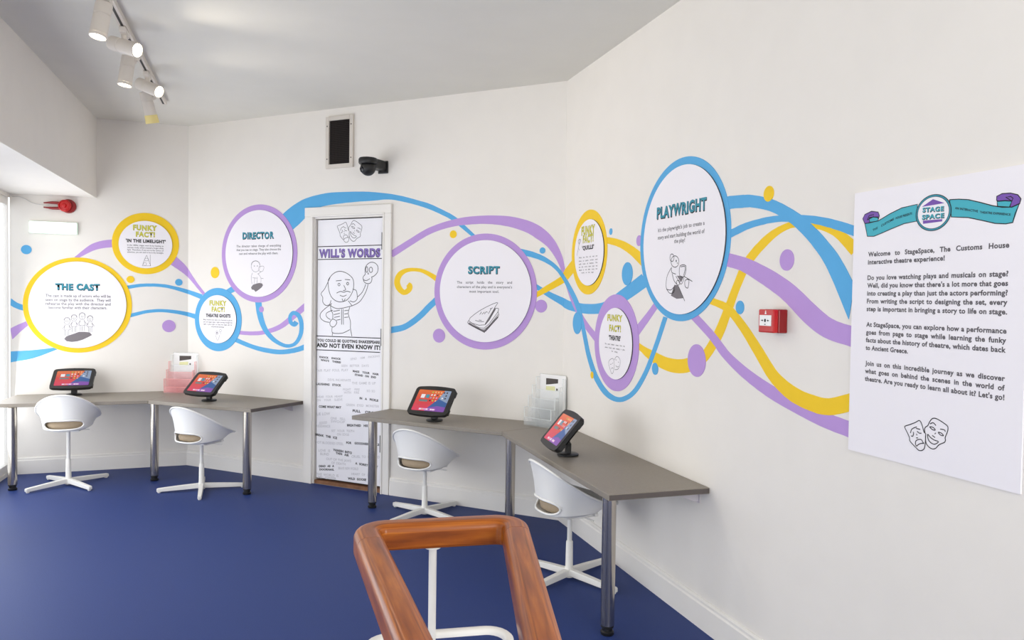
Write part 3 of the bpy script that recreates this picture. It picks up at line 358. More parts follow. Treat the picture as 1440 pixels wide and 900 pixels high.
SIGNS = [
 dict(wall='L',colour='yellow',label='round white sign reading THE CAST in a yellow ring',pos=(-0.8082,1.3366),ring=(0.3851,0.3821),disc=(-0.0007,0.0025,0.3461,0.3463),
  title=[('THE CAST',-0.1619,0.1511,0.1232,0.0512),],
  body=[('The cast is made up of actors who will be',-0.2282,0.2304,0.0635,0.0239),('seen on stage by the audience.  They will',-0.2283,0.2304,0.0310,0.0239),('rehearse the play with the director and',-0.2284,0.2304,-0.0003,0.0239),('become familiar with their characters.',-0.2064,0.2047,-0.0311,0.0239),],
  lines=['-596,-1286 -610,-1382 -649,-1465 -709,-1524 -781,-1551 -855,-1542 -922,-1499 -972,-1427 -999,-1336 -999,-1239 -972,-1148 -921,-1076 -854,-1032 -780,-1023 -708,-1049 -649,-1108 -610,-1190 -596,-1286','-1016,-1205 -1000,-1116 -953,-1041 -882,-990 -799,-972 -716,-989 -645,-1039 -598,-1114 -581,-1203','-930,-1569 -1018,-1983','-669,-1568 -583,-1983','-1018,-1983 -583,-1983','-931,-1983 -932,-2446','-801,-2049 -801,-2447','-670,-1983 -671,-2447','-930,-1618 -1133,-1916','-669,-1618 -466,-1916','-843,-1287 -853,-1307 -873,-1307 -883,-1287 -873,-1267 -853,-1267 -843,-1287','-715,-1286 -725,-1307 -746,-1307 -756,-1287 -746,-1266 -725,-1266 -715,-1286','-731,-1390 -747,-1410 -771,-1424 -800,-1429 -828,-1424 -852,-1411 -868,-1390','-106,-1047 -119,-1138 -157,-1218 -214,-1274 -283,-1300 -354,-1291 -418,-1250 -466,-1182 -491,-1095 -491,-1002 -465,-915 -417,-846 -353,-805 -282,-796 -213,-821 -156,-876 -119,-955 -106,-1047','-508,-970 -492,-885 -447,-813 -380,-765 -300,-747 -220,-764 -153,-811 -107,-883 -92,-967','-426,-1317 -509,-1712','-176,-1316 -93,-1712','-509,-1712 -93,-1712','-426,-1712 -427,-2155','-301,-1775 -302,-2155','-176,-1712 -177,-2155','-426,-1364 -620,-1649','-176,-1364 19,-1648','-342,-1048 -352,-1067 -371,-1067 -381,-1048 -371,-1029 -352,-1029 -342,-1048','-220,-1047 -230,-1066 -249,-1067 -259,-1047 -249,-1028 -229,-1028 -220,-1047','-235,-1146 -250,-1166 -273,-1179 -301,-1184 -328,-1179 -351,-1166 -366,-1147','477,-901 463,-997 423,-1081 362,-1140 290,-1167 215,-1159 147,-1115 96,-1043 69,-952 69,-854 97,-763 148,-690 215,-646 290,-637 363,-663 423,-721 463,-805 477,-901','51,-820 68,-731 116,-655 187,-604 271,-586 356,-603 427,-653 475,-728 492,-817','139,-1186 50,-1602','403,-1185 491,-1601','50,-1602 491,-1601','138,-1602 138,-2069','270,-1669 270,-2069','402,-1602 402,-2069','139,-1236 -67,-1536','403,-1235 609,-1534','227,-902 217,-923 196,-923 186,-902 196,-882 217,-882 227,-902','356,-902 346,-922 325,-922 315,-902 325,-881 346,-881 356,-902','340,-1005 324,-1026 300,-1040 271,-1045 242,-1041 218,-1027 202,-1006','1019,-1105 1006,-1192 970,-1268 915,-1322 849,-1347 780,-1339 719,-1299 673,-1234 648,-1151 648,-1062 673,-979 719,-913 781,-873 849,-865 915,-889 970,-942 1006,-1017 1019,-1105','632,-1031 647,-950 690,-881 755,-835 832,-818 909,-834 974,-880 1017,-948 1032,-1029','711,-1363 631,-1741','952,-1362 1032,-1741','631,-1741 1032,-1741','711,-1741 710,-2164','831,-1801 831,-2165','951,-1741 951,-2165','711,-1408 524,-1681','952,-1408 1139,-1680','792,-1106 782,-1124 763,-1124 754,-1106 764,-1088 782,-1088 792,-1106','909,-1105 900,-1124 881,-1124 872,-1105 881,-1087 900,-1087 909,-1105','894,-1200 880,-1218 858,-1231 832,-1236 805,-1231 783,-1219 769,-1200'],fills=['-995,-2707 -870,-2518 -594,-2392 -260,-2266 46,-2140 438,-2140 802,-2188 971,-2396 662,-2586 297,-2776 -66,-2901 -456,-2946 -816,-2897'],pen=0.0011),
 dict(wall='L',colour='yellow',label='small round white sign reading IN THE LIMELIGHT in a yellow ring',pos=(-0.3202,1.8481),ring=(0.2498,0.2513),disc=(-0.0004,-0.0085,0.1993,0.1939),
  fact=[('FUNKY',-0.0943,0.0851,0.1075,0.0436),('FACT!',-0.0733,0.0692,0.0552,0.0408),],
  head=[("'IN THE LIMELIGHT'",-0.1464,0.1494,0.0075,0.0268),],
  body=[('In the 1800s, stages were lit by heating up',-0.1360,0.1333,-0.0223,0.0128),('calcium oxide, which created a bright white',-0.1359,0.1334,-0.0416,0.0128),('light. Therefore, if you are in the centre of',-0.1359,0.1334,-0.0602,0.0128),('attention, you are said to be in the limelight.',-0.1359,0.1334,-0.0789,0.0128),],
  lines=['-259,-1831 -62,-1242 70,-946','70,-946 170,-1235 369,-1813','203,-1307 193,-1346 164,-1381 120,-1407 68,-1420 13,-1418 -36,-1401 -72,-1373 -92,-1336 -92,-1296 -73,-1258 -36,-1227 13,-1207 67,-1202 120,-1211 164,-1234 193,-1267 203,-1307','-259,-1831 369,-1813','335,-901 336,-1814','38,-1676 31,-1729 12,-1776 -17,-1809 -52,-1824 -88,-1820 -121,-1797 -145,-1759 -159,-1709 -159,-1655 -146,-1605 -121,-1565 -89,-1540 -52,-1534 -17,-1547 12,-1579 31,-1624 38,-1676'],fills=[],pen=0.0009),
 dict(wall='B',colour='purple',label='round white sign reading DIRECTOR in a lilac ring left of the door',pos=(0.7773,1.7669),ring=(0.3929,0.3875),disc=(0.0031,-0.0003,0.3492,0.3432),
  title=[('DIRECTOR',-0.1623,0.1637,0.1194,0.0533),],
  body=[('The director takes charge of everything',-0.2267,0.2362,0.0519,0.0191),('that you see on stage. They also choose the',-0.2265,0.2364,0.0227,0.0191),('cast and rehearse the play with them.',-0.1996,0.2079,-0.0076,0.0191),],
  lines=['230,-1025 201,-1180 114,-1313 -18,-1408 -178,-1451 -345,-1436 -496,-1365 -609,-1247 -671,-1099 -672,-940 -612,-792 -500,-676 -350,-607 -184,-594 -23,-638 110,-735 199,-870 230,-1025','-680,-881 -646,-762 -548,-662 -400,-596 -226,-574 -52,-600 95,-668 194,-769 229,-887','-539,-1538 -674,-1849 -602,-2402','8,-1574 327,-1918 329,-2330','-537,-1918 -35,-1952','-36,-1849 -78,-2400','-308,-1918 -351,-2401','140,-1059 636,-1027 504,-1403 142,-1368 140,-1059','8,-1643 369,-1437','327,-1952 598,-1986','-323,-987 -341,-1017 -378,-1017 -396,-987 -378,-957 -342,-957 -323,-987','-5,-989 -23,-1019 -60,-1018 -78,-989 -60,-959 -24,-959 -5,-989'],fills=['-692,-2679 -487,-2471 -214,-2401 149,-2330 442,-2364 556,-2501 422,-2673 152,-2846 -210,-3039 -393,-2885 -622,-2852'],pen=0.0010),
 dict(wall='B',colour='blue',label='small round white sign reading THEATRE GHOSTS in a blue ring',pos=(0.3419,1.2325),ring=(0.2590,0.2593),disc=(0.0024,0.0035,0.2058,0.1970),
  fact=[('FUNKY',-0.0861,0.1032,0.1163,0.0407),('FACT!',-0.0620,0.0840,0.0658,0.0395),],
  head=[('THEATRE GHOSTS',-0.1258,0.1465,0.0204,0.0268),],
  body=[('Many theatres are said to be haunted by ghosts',-0.1539,0.1659,-0.0076,0.0111),('and old stages keep a light burning through the',-0.1538,0.1660,-0.0263,0.0111),('night, a ghost light, to keep the stage safe for',-0.1537,0.1661,-0.0449,0.0111),('everyone left backstage',-0.0654,0.0768,-0.0636,0.0111),],
  lines=['142,-1076 132,-1129 101,-1176 55,-1209 -1,-1226 -59,-1223 -111,-1201 -150,-1162 -172,-1113 -172,-1059 -151,-1009 -112,-968 -60,-942 -2,-936 54,-948 100,-979 131,-1024 142,-1076','515,-890 506,-922 480,-950 439,-970 391,-981 340,-979 295,-966 261,-944 242,-914 242,-882 260,-852 294,-827 339,-811 390,-807 439,-814 479,-832 506,-859 515,-890','-174,-1261 66,-1720 301,-1246','339,-1012 458,-1182'],fills=['55,-1079 35,-1133 -16,-1157 -66,-1136 -87,-1083 -67,-1029 -16,-1005 34,-1026 55,-1079'],pen=0.0008),
 dict(wall='B',colour='purple',label='round white sign reading SCRIPT in a purple ring right of the door',pos=(2.7945,1.4816),ring=(0.3910,0.3936),disc=(0.0048,0.0030,0.3487,0.3458),
  title=[('SCRIPT',-0.1221,0.1194,0.1244,0.0505),],
  body=[('The script holds the story and',-0.2076,0.2128,0.0546,0.0183),("characters of the play and is everyone's",-0.2072,0.2133,0.0238,0.0183),('most important tool.',-0.1091,0.1161,-0.0071,0.0183),],
  lines=['-1110,-2005 -250,-1285 1032,-716 859,-1078 157,-2242 -1110,-2005','-1110,-2005 -1122,-2222 44,-2728 164,-2671 1121,-1697 1116,-1365 1156,-1126 889,-1117','-1001,-2084 71,-2486 1115,-1339','-1093,-2113 57,-2593 1118,-1525','-605,-1966 -239,-2037 64,-2030','-331,-1932 -119,-1954','-276,-1554 -157,-1418 -188,-1364','-95,-1537 84,-1386','86,-1520 235,-1356 326,-1408','387,-1500 621,-1108','502,-1164 710,-1080'],fills=['859,-1078 950,-1182 483,-1912 188,-2241 127,-2189','-1123,-2141 -1122,-2236 60,-2768 224,-2696 1136,-1737 1105,-1631 133,-2591 42,-2621'],pen=0.0016),
 dict(wall='R',colour='yellow',label='oval-looking white fact sign in a yellow ring just right of the corner',pos=(0.3840,1.7194),ring=(0.2553,0.2523),disc=(0.0138,-0.0025,0.2106,0.1966),
  fact=[('FUNKY',-0.0949,0.1024,0.1081,0.0508),('FACT!',-0.0713,0.0843,0.0594,0.0466),],
  head=[("'QUILLS'",-0.0802,0.0911,0.0172,0.0246),],
  body=[('When the first ink was put',-0.1271,0.1425,-0.0316,0.0093),('down on paper, writers used',-0.1262,0.1433,-0.0519,0.0093),('quills made of feathers. The',-0.1254,0.1441,-0.0710,0.0093),('pen that wrote these plays was',-0.1246,0.1448,-0.0888,0.0093),('dipped in ink after every few',-0.1238,0.1455,-0.1070,0.0093),('words on the page',-0.0850,0.0918,-0.1244,0.0093),],
  lines=['-1582,-126 -1273,549 -1153,859','-1273,549 -1016,770 -1153,859','-1273,549 -1417,771 -1153,859','-1330,313 -1224,174'],fills=[],pen=0.0012),
 dict(wall='R',colour='purple',label='white fact sign reading THEATRE in a purple ring below its yellow neighbour',pos=(0.7658,1.2014),ring=(0.2729,0.2661),disc=(0.0061,-0.0047,0.2049,0.1965),
  fact=[('FUNKY',-0.0916,0.0933,0.1199,0.0351),('FACT!',-0.0664,0.0786,0.0627,0.0351),],
  head=[("'THEATRE'",-0.0690,0.0763,0.0141,0.0254),],
  body=[('The word theatre comes from the',-0.1184,0.1279,-0.0154,0.0086),('ancient Greek word meaning a place',-0.1175,0.1287,-0.0349,0.0086),('for seeing',-0.0301,0.0403,-0.0524,0.0086),],
  lines=['-656,-1115 -144,-874 57,-1113 10,-1513 -174,-1729 -374,-1606 -656,-1115','51,-943 358,-722 738,-860 750,-1165 511,-1410 136,-1473','-454,-1242 -293,-1199','-197,-1163 -70,-1123','-314,-1486 -188,-1389 -57,-1434','209,-931 335,-920','527,-1017 621,-1037','253,-1237 445,-1304 598,-1234'],fills=[],pen=0.0011),
 dict(wall='R',colour='blue',label='largest round white sign reading PLAYWRIGHT in a blue ring',pos=(1.4295,1.7199),ring=(0.3939,0.3789),disc=(0.0084,-0.0025,0.3571,0.3443),
  title=[('PLAYWRIGHT',-0.2177,0.2184,0.1180,0.0559),],
  body=[("It's the playwright's job to create a",-0.2008,0.2069,0.0501,0.0197),('story and start building the world of',-0.2028,0.2082,0.0143,0.0197),('the play!',-0.0467,0.0478,-0.0136,0.0198),],
  lines=['-9,-1018 -29,-1112 -94,-1192 -194,-1247 -318,-1269 -448,-1255 -567,-1207 -659,-1131 -711,-1036 -714,-937 -670,-847 -584,-779 -468,-741 -338,-738 -213,-771 -107,-835 -37,-921 -9,-1018','-454,-820 -464,-884 -497,-938 -550,-975 -614,-990 -683,-981 -745,-949 -793,-898 -821,-835 -823,-769 -801,-709 -756,-662 -696,-636 -628,-634 -562,-655 -506,-697 -469,-755 -454,-820','-695,-1286 -1034,-1636 -1139,-1996 -1100,-2239 -795,-2482 -448,-2454 -310,-2306','-598,-1558 -412,-1890 -149,-2072','-668,-1257 -629,-1497 -252,-1597','99,-1227 622,-1247 477,-1734 88,-1665 99,-1227','157,-1273 558,-1288 431,-1674','-249,-1686 215,-2077 479,-1792','101,-2002 93,-2045 68,-2081 28,-2106 -21,-2117 -73,-2113 -120,-2093 -156,-2060 -177,-2019 -178,-1976 -161,-1936 -127,-1905 -82,-1886 -30,-1883 20,-1896 62,-1923 90,-1960 101,-2002','421,-1703 1182,-1964','-5,-2162 575,-2849','566,-1909 888,-1887 847,-2202 768,-2258 576,-2169 566,-1909','-1097,-2300 -684,-2333 -401,-2187','-208,-979 -227,-1009 -267,-1007 -288,-976 -269,-946 -229,-948 -208,-979','-188,-1069 -91,-1096'],fills=['-674,-2602 -308,-2366 -375,-2098 -63,-2117 433,-2719 -151,-2750','-164,-1674 311,-1700 424,-1761 212,-1990'],pen=0.0016),
]
POSTER_TEXT = [('Welcome to StageSpace, The Customs House',0.0646,0.5431,0.6317,0.0152),('interactive theatre experience!',0.0646,0.3497,0.6069,0.0152),('Do you love watching plays and musicals on stage?',0.0646,0.5431,0.5572,0.0152),("Well, did you know that there's a lot more that goes",0.0646,0.5431,0.5324,0.0152),('into creating a play than just the actors performing?',0.0646,0.5431,0.5076,0.0152),('From writing the script to designing the set, every',0.0646,0.5431,0.4828,0.0152),('step is important in bringing a story to life on stage.',0.0646,0.5431,0.4580,0.0152),('At StageSpace, you can explore how a performance',0.0646,0.5431,0.4083,0.0152),('goes from page to stage while learning the funky',0.0646,0.5431,0.3835,0.0152),('facts about the history of theatre, which dates back',0.0646,0.5431,0.3587,0.0152),('to Ancient Greece.',0.0646,0.2313,0.3339,0.0152),('Join us on this incredible journey as we discover',0.0646,0.5431,0.2843,0.0152),('what goes on behind the scenes in the world of',0.0646,0.5431,0.2594,0.0152),("theatre. Are you ready to learn all about it? Let's go!",0.0646,0.5431,0.2346,0.0152),]
POSTER_TEAL=['474,7384 652,7387 1048,7426 1474,7590 1932,7725 2507,7768 2490,7271 2040,7241 1538,7119 1160,7019 868,6947 591,6968 533,7185','3599,7770 3891,7748 4195,7698 4565,7578 4923,7450 5200,7377 5469,7353 5678,7431 5573,7196 5514,6985 5515,6953 5317,6934 5009,6975 4654,7082 4212,7207 3675,7277','677,7404 646,7561 821,7562 1019,7543 1024,7417','5069,7414 5051,7552 5262,7543 5463,7503 5419,7356']
POSTER_PURPLE=['474,7384 381,7548 464,7676 740,7751 1014,7695 1067,7576 1023,7448 1005,7525 796,7565 647,7541 677,7396','5040,7570 5036,7681 5188,7735 5423,7717 5622,7648 5707,7535 5679,7416 5469,7347 5402,7354 5463,7503 5296,7539 5092,7548']
POSTER_DARK=['2674,7671 3053,7851 3444,7694 3100,7682','2722,7267 3391,7244 3382,7180 2734,7170']
POSTER_LINES=['474,7384 652,7387 1048,7426 1474,7590 1932,7725 2507,7768 2490,7271 2040,7241 1538,7119 1160,7019 868,6947 591,6968 533,7185 474,7384','3599,7770 3891,7748 4195,7698 4565,7578 4923,7450 5200,7377 5469,7353 5678,7431 5573,7196 5514,6985 5515,6953 5317,6934 5009,6975 4654,7082 4212,7207 3675,7277 3599,7770','677,7404 646,7561 821,7562 1019,7543 1024,7417 677,7404','5069,7414 5051,7552 5262,7543 5463,7503 5419,7356 5069,7414','474,7384 381,7548 464,7676 740,7751 1014,7695 1067,7576 1023,7448 1005,7525 796,7565 647,7541 677,7396 474,7384','5040,7570 5036,7681 5188,7735 5423,7717 5622,7648 5707,7535 5679,7416 5469,7347 5402,7354 5463,7503 5296,7539 5092,7548 5040,7570','573,7491 644,7619 843,7637 821,7562 573,7491','5463,7503 5293,7633 5426,7632 5494,7577 5463,7503']
POSTER_RING=(0.3065,0.7461,0.0612,0.0528,0.0527,0.0452)
POSTER_BANNER=[('STAGE',0.2696,0.7516,0.3431,0.7483,0.0135),('SPACE',0.2686,0.7305,0.3446,0.7290,0.0135),('THE CUSTOMS',0.0813,0.7104,0.1645,0.7388,0.0077),('HOUSE PRESENTS',0.1715,0.7403,0.2321,0.7484,0.0074),('AN INTERACTIVE',0.3785,0.7485,0.4502,0.7315,0.0068),('THEATRE EXPERIENCE',0.4557,0.7290,0.5443,0.7132,0.0065)]
POSTER_MASKS=['2283,1145 2455,1221 2658,1320 2779,1395 2848,1360 2907,1248 2968,1091 3025,1046 3029,917 3023,768 2996,614 2910,533 2798,520 2706,577 2590,649 2472,741 2457,833 2371,969 2285,1088 2283,1145','2487,971 2540,1103 2707,1196','2686,1146 2833,1143','2512,899 2570,891 2601,972 2588,1026','2723,1068 2803,1026 2881,1039','2703,989 2727,947','2696,866 2763,878','2716,626 2679,703 2699,782 2787,836 2888,845 2946,772 2980,760 2858,728 2771,674 2716,626','3002,1060 2987,1169 3018,1239 3093,1297 3144,1398 3227,1512 3333,1547 3461,1521 3610,1464 3737,1403 3770,1337 3754,1227 3687,1054 3700,993 3671,916 3548,848 3466,787 3384,690 3278,651 3169,676 3079,741 3032,844 3027,991','3167,1356 3273,1409 3372,1343','3512,1267 3659,1265 3682,1215','3159,1272 3278,1273 3355,1213 3259,1206 3159,1272','3453,1166 3558,1157 3634,1098 3529,1098 3453,1166','3369,1133 3338,1091','3254,1040 3352,994','3101,1050 3202,967 3333,917 3472,897 3380,816 3295,797 3185,835 3117,915 3091,1039']
DOOR_MASKS=['2079,19641 2330,19713 2629,19815 2811,19905 2911,19822 2996,19614 3081,19328 3165,19231 3167,19009 3153,18757 3106,18505 2975,18397 2809,18416 2675,18546 2507,18708 2338,18903 2319,19062 2200,19319 2080,19545 2079,19641','2367,19283 2449,19487 2698,19591','2665,19513 2881,19460','2402,19155 2486,19121 2535,19247 2517,19343','2716,19369 2834,19271 2950,19268','2684,19243 2719,19163','2670,19037 2770,19035','2691,18625 2639,18769 2671,18895 2804,18955 2953,18936 3037,18791 3087,18759 2905,18747 2773,18686 2691,18625','3132,19263 3113,19453 3162,19562 3276,19638 3357,19793 3487,19962 3650,19989 3847,19904 4077,19755 4274,19609 4324,19482 4293,19295 4183,19016 4200,18906 4153,18782 3958,18708 3828,18632 3699,18493 3535,18465 3370,18547 3236,18692 3169,18883 3166,19136','3391,19713 3554,19771 3703,19625','3918,19446 4146,19393 4180,19298','3376,19572 3557,19535 3673,19406 3525,19426 3376,19572','3821,19292 3985,19241 4100,19112 3937,19148 3821,19292','3691,19264 3642,19202','3512,19143 3660,19029','3281,19212 3431,19035 3629,18904 3842,18820 3696,18713 3565,18710 3400,18815 3300,18975 3264,19196']
DOOR_FIGURE=['1260,15188 1256,15564 1514,15898 1876,16148 2339,16246 2853,16145 3314,15897 3570,15609 3625,15158 3528,14746 3229,14290 2874,14038 2362,13948 1896,14066 1529,14354 1316,14812 1260,15188','2360,15251 2333,15180 2268,15151 2202,15180 2174,15250 2201,15321 2266,15350 2332,15321 2360,15251','3157,15320 3131,15250 3067,15221 3001,15250 2974,15319 3000,15390 3065,15419 3130,15390 3157,15320','1985,15524 2500,15566','2807,15633 3286,15609','2709,15194 2887,14865 2642,14805','2046,14609 2406,14737 2715,14673 3020,14758 3326,14678','2357,14446 2666,14366 2972,14477','2565,14199 2691,13977 2852,14203','1462,15857 1205,15397 895,14892 581,14554 743,14261 746,13925 1012,13677 1378,13725 1532,14061','3527,14910 3830,14830 3934,14544 3938,14175 3638,13966 3282,14043','1483,13643 2057,13444 2675,13496 3489,13675','1586,13853 1483,13643','3130,14041 3489,13675','3986,14340 4384,14671 4628,15081 4706,15285','4924,15286 4780,14838 4487,14345 4091,13931 3489,13675','4472,15692 4575,15448 4874,15327 5169,15409 5265,15693 5214,15815','4668,16018 4634,16385 4760,16669 5104,16886 5498,16850 5774,16582 5750,16178 5459,15896 5214,15815','4668,16018 4471,15815 4523,15611 4772,15554 5068,15693','5307,16341 5298,16271 5270,16210 5227,16168 5175,16148 5121,16155 5072,16187 5034,16240 5014,16307 5013,16378 5032,16445 5068,16498 5117,16529 5171,16536 5223,16516 5267,16473 5296,16412 5307,16341','4882,16368 4877,16291 4860,16225 4835,16178 4804,16157 4771,16165 4741,16199 4718,16257 4706,16329 4705,16407 4716,16480 4737,16537 4766,16571 4799,16578 4831,16557 4857,16510 4875,16444 4882,16368','4934,16140 4886,16042 4985,16042','1483,13726 909,13381 542,13037 546,12700 918,12457 1391,12385','1695,13312 1122,13091 1125,12798 1493,12597','1702,12644 2067,12486 2017,12234 1759,12043 1498,12136 1443,12386 1702,12644','1483,13643 1539,13309 1698,13061 1702,12644','3287,13589 3139,13091 3349,12518 3354,12023 3407,11776','1655,12057 1659,11639 2076,11569 2694,11630 3304,11897','1711,11641 1662,11388','3407,11776 3492,11408','1748,13229 2368,13325','1802,12980 2371,13092','1836,12772 2373,12868','2066,12569 2427,12644','2780,13291 3137,13339','2782,13042 3088,13090','2785,12794 3142,12827','2522,13411 2534,12248','2676,13413 2708,12253']
DOOR_RULES=['238,18117 6108,18140','247,17144 6119,17168','163,11323 6061,11344','173,10262 6041,10307']
DOOR_TITLE=[("WILL'S WORDS",0.0389,1.7340,0.6000,1.7328,0.0612)]
DOOR_HEAD=[('YOU COULD BE QUOTING SHAKESPEARE',0.0243,1.0901,0.6024,1.0942,0.0220),('AND NOT EVEN KNOW IT!',0.0193,1.0492,0.6058,1.0498,0.0322)]
DOOR_BLACK=[('KNOCK KNOCK',0.0466,0.9661,0.2497,0.9591,0.0173),("WHO'S THERE?",0.0584,0.9434,0.2500,0.9329,0.0173),('MAKE YOUR HAIR',0.3606,0.8747,0.5940,0.8618,0.0182),('STAND ON END',0.3792,0.8484,0.5711,0.8381,0.0182),('LAUGHING STOCK',0.0183,0.7575,0.2541,0.7601,0.0200),('IN A PICKLE',0.4246,0.6762,0.5923,0.6687,0.0194),('COME WHAT MAY',0.0450,0.5845,0.2574,0.5937,0.0213),('FULL CIRCLE',0.3621,0.5768,0.5857,0.5735,0.0221),('BREATHED HIS LAST',0.3112,0.4636,0.5829,0.4804,0.0209),('BREAK THE ICE',0.0148,0.3682,0.2198,0.3579,0.0207),('FOR GOODNESS SAKE',0.3055,0.3319,0.6039,0.3446,0.0202),('VANISH INTO',0.1834,0.2661,0.3588,0.2580,0.0216),('THIN AIR',0.2082,0.2445,0.3313,0.2373,0.0204),('A SORRY SIGHT',0.3900,0.1858,0.5939,0.1785,0.0201),('DEAD AS A',0.0490,0.1268,0.1943,0.1438,0.0195),('DOORNAIL',0.0538,0.1030,0.1946,0.1167,0.0182),('WILD GOOSE CHASE',0.3229,0.0635,0.5859,0.0776,0.0203)]
DOOR_GREY=[('SEND HIM PACKING',0.3382,0.9613,0.6001,0.9973,0.0169),('SEEN BETTER DAYS',0.2543,0.9069,0.5043,0.9197,0.0183),('FAIR PLAY FOUL PLAY',0.0199,0.8576,0.3190,0.8777,0.0200),('DEVIL INCARNATE',0.1287,0.7947,0.3438,0.8022,0.0185),('THE GAME IS UP',0.3536,0.7820,0.5678,0.7938,0.0195),('FIGHT FIRE',0.2723,0.7292,0.4239,0.7390,0.0183),('WITH FIRE',0.2789,0.7067,0.4202,0.7161,0.0183),('SO SO',0.4884,0.7335,0.5630,0.7352,0.0180),('WEAR YOUR HEART',0.0217,0.6562,0.2687,0.6785,0.0174),('ON YOUR SLEEVE',0.0245,0.6310,0.2665,0.6534,0.0174),('GREEN EYED MONSTER',0.3016,0.6167,0.6005,0.6258,0.0183),('LIE LOW',0.0255,0.5229,0.1517,0.5361,0.0227),('ONE FELL',0.1586,0.5036,0.2987,0.5064,0.0198),('SWOOP',0.1605,0.4806,0.2909,0.4835,0.0198),('GOOD',0.0483,0.4562,0.1238,0.4686,0.0194),('RIDDANCE',0.0203,0.4326,0.1541,0.4410,0.0195),('SET YOUR TEETH',0.1656,0.4089,0.3788,0.4248,0.0180),('ON EDGE',0.2180,0.3866,0.3319,0.3939,0.0180),('HOT BLOODED STEEL',0.0168,0.3075,0.2815,0.3177,0.0195),('LOVE IS',0.0449,0.2463,0.1559,0.2531,0.0207),('BLIND',0.0618,0.2218,0.1449,0.2255,0.0206),('OUT OF THE JAWS',0.1189,0.1901,0.3522,0.1967,0.0193),('OF DEATH',0.1680,0.1651,0.3013,0.1674,0.0193),('CRUEL TO BE KIND',0.3555,0.2315,0.6084,0.2530,0.0190),('BRAVE NEW WORLD',0.2339,0.1301,0.4179,0.1444,0.0204),('HEART OF GOLD',0.3568,0.1020,0.5679,0.1130,0.0178),('THE WORLD IS',0.0252,0.0614,0.2359,0.0715,0.0207),('MY OYSTER',0.0467,0.0395,0.2139,0.0467,0.0207)]

# ---------------------------------------------------------------- room shell
bm = bmesh.new(); prism(bm, [P_WIN - T['R'] * 0.1, C_LB, C_BR, R_END, W_END], -0.10, 0.0); struct('floor', bm, M['floor'])
bm = bmesh.new(); prism(bm, [P_WIN - T['R'] * 0.1, C_LB, C_BR, R_END, W_END], H, H + 0.12); struct('ceiling', bm, M['ceiling'])
def wall_boxes(name, k_or, t, n, length, holes, thick=0.12, z1=H, ext0=0.0, ext1=0.0):
    """wall along t from k_or; n points into the room; holes = [(u0, u1, z0, z1)]"""
    bm = bmesh.new()
    def seg(u0, u1, a, b):
        if u1 - u0 < 1e-4 or b - a < 1e-4: return
        q = [k_or + t * u0, k_or + t * u1, k_or + t * u1 - n * thick, k_or + t * u0 - n * thick]
        prism(bm, [(p.x, p.y) for p in q], a, b)
    u = -ext0
    for (h0, h1, a, b) in holes:
        seg(u, h0, 0, z1); seg(h0, h1, b, z1); seg(h0, h1, 0, a); u = h1
    seg(u, length + ext1, 0, z1)
    return struct(name, bm, M['wall'])
LEN_B = (C_BR - C_LB).length
D0, D1, DTOP = 1.334, 1.976, 2.035          # clear door opening along the back wall
wall_boxes('wall_back', C_LB, T['B'], N['B'], LEN_B, [(D0, D1, 0.0, DTOP)], ext0=0.05, ext1=0.05)
wall_boxes('wall_right', C_BR, T['R'], N['R'], 6.6, [])
wall_boxes('wall_back_left', P_WIN, T['L'], N['L'], 1.2795, [], ext0=0.0)
wall_boxes('wall_left', P_WIN, T['R'], N_WIN, 7.4, [(a, b, WIN_Z[0], WIN_Z[1]) for a, b in WIN_SPAN], ext0=0.0)
# boxed bulkhead above the window bay
b0 = P_WIN + T['L'] * 0.6; b1 = b0 + T['R'] * 7.4
bm = bmesh.new(); prism(bm, [P_WIN + N_WIN * 0.0, b0, b1, P_WIN + T['R'] * 7.4], 2.2, H); struct('trim_1', bm, M['wall'])
# windows
for i, (a, b) in enumerate(WIN_SPAN):
    w = bpy.data.objects.new('window_%d' % (i + 1), None); COL.objects.link(w); w['kind'] = 'structure'
    q = P_WIN + T['R'] * a; w.location = (q.x, q.y, WIN_Z[0]); w.rotation_euler = (0, 0, ANG['R'])
    L = b - a; hh = WIN_Z[1] - WIN_Z[0]
    # local x along the wall, local -y ... the outside is +/-: N_WIN is -N['R'], so outside is local -y
    bm = bmesh.new()
    for x0, x1, z0, z1 in ((0, .012, 0, hh), (L - .06, L, 0, hh), (.012, L - .06, 0, .06), (.012, L - .06, hh - .06, hh), (L / 2 - .03, L / 2 + .03, .06, hh - .06)):
        box(bm, x0, x1, -.045, -.008, z0, z1, .004)
    obj('window_frame', bm, M['skirting'], w)
    bm = bmesh.new(); box(bm, .010, L / 2 - .025, -.026, -.020, .055, hh - .055); box(bm, L / 2 + .025, L - .055, -.026, -.020, .055, hh - .055)
    obj('window_glass', bm, M['glass'], w)
# baseboards with a small bead on top
def baseboard(name, k_or, t, n, u0, u1, mitre0=0.0, mitre1=0.0):
    bm = bmesh.new()
    prof = [(0, 0), (.018, 0), (.018, .105), (.013, .112), (.013, .122), (.006, .130), (0, .130)]
    ends = []
    for u, mt in ((u0, mitre0), (u1, mitre1)):
        ring = []
        for d, z in prof:
            q = k_or + t * (u + mt * d) + n * (d + 0.0003); ring.append(bm.verts.new((q.x, q.y, z + 0.0005)))
        ends.append(ring)
    m = len(prof)
    for i in range(m):
        bm.faces.new((ends[0][i], ends[1][i], ends[1][(i + 1) % m], ends[0][(i + 1) % m]))
    bm.faces.new(ends[0]); bm.faces.new(ends[1][::-1])
    bmesh.ops.recalc_face_normals(bm, faces=bm.faces)
    struct(name, bm, M['skirting'])
tq = math.tan(math.radians(22.5))
baseboard('baseboard_back_left', C_LB, T['L'], N['L'], -1.262, 0, 0, -tq)
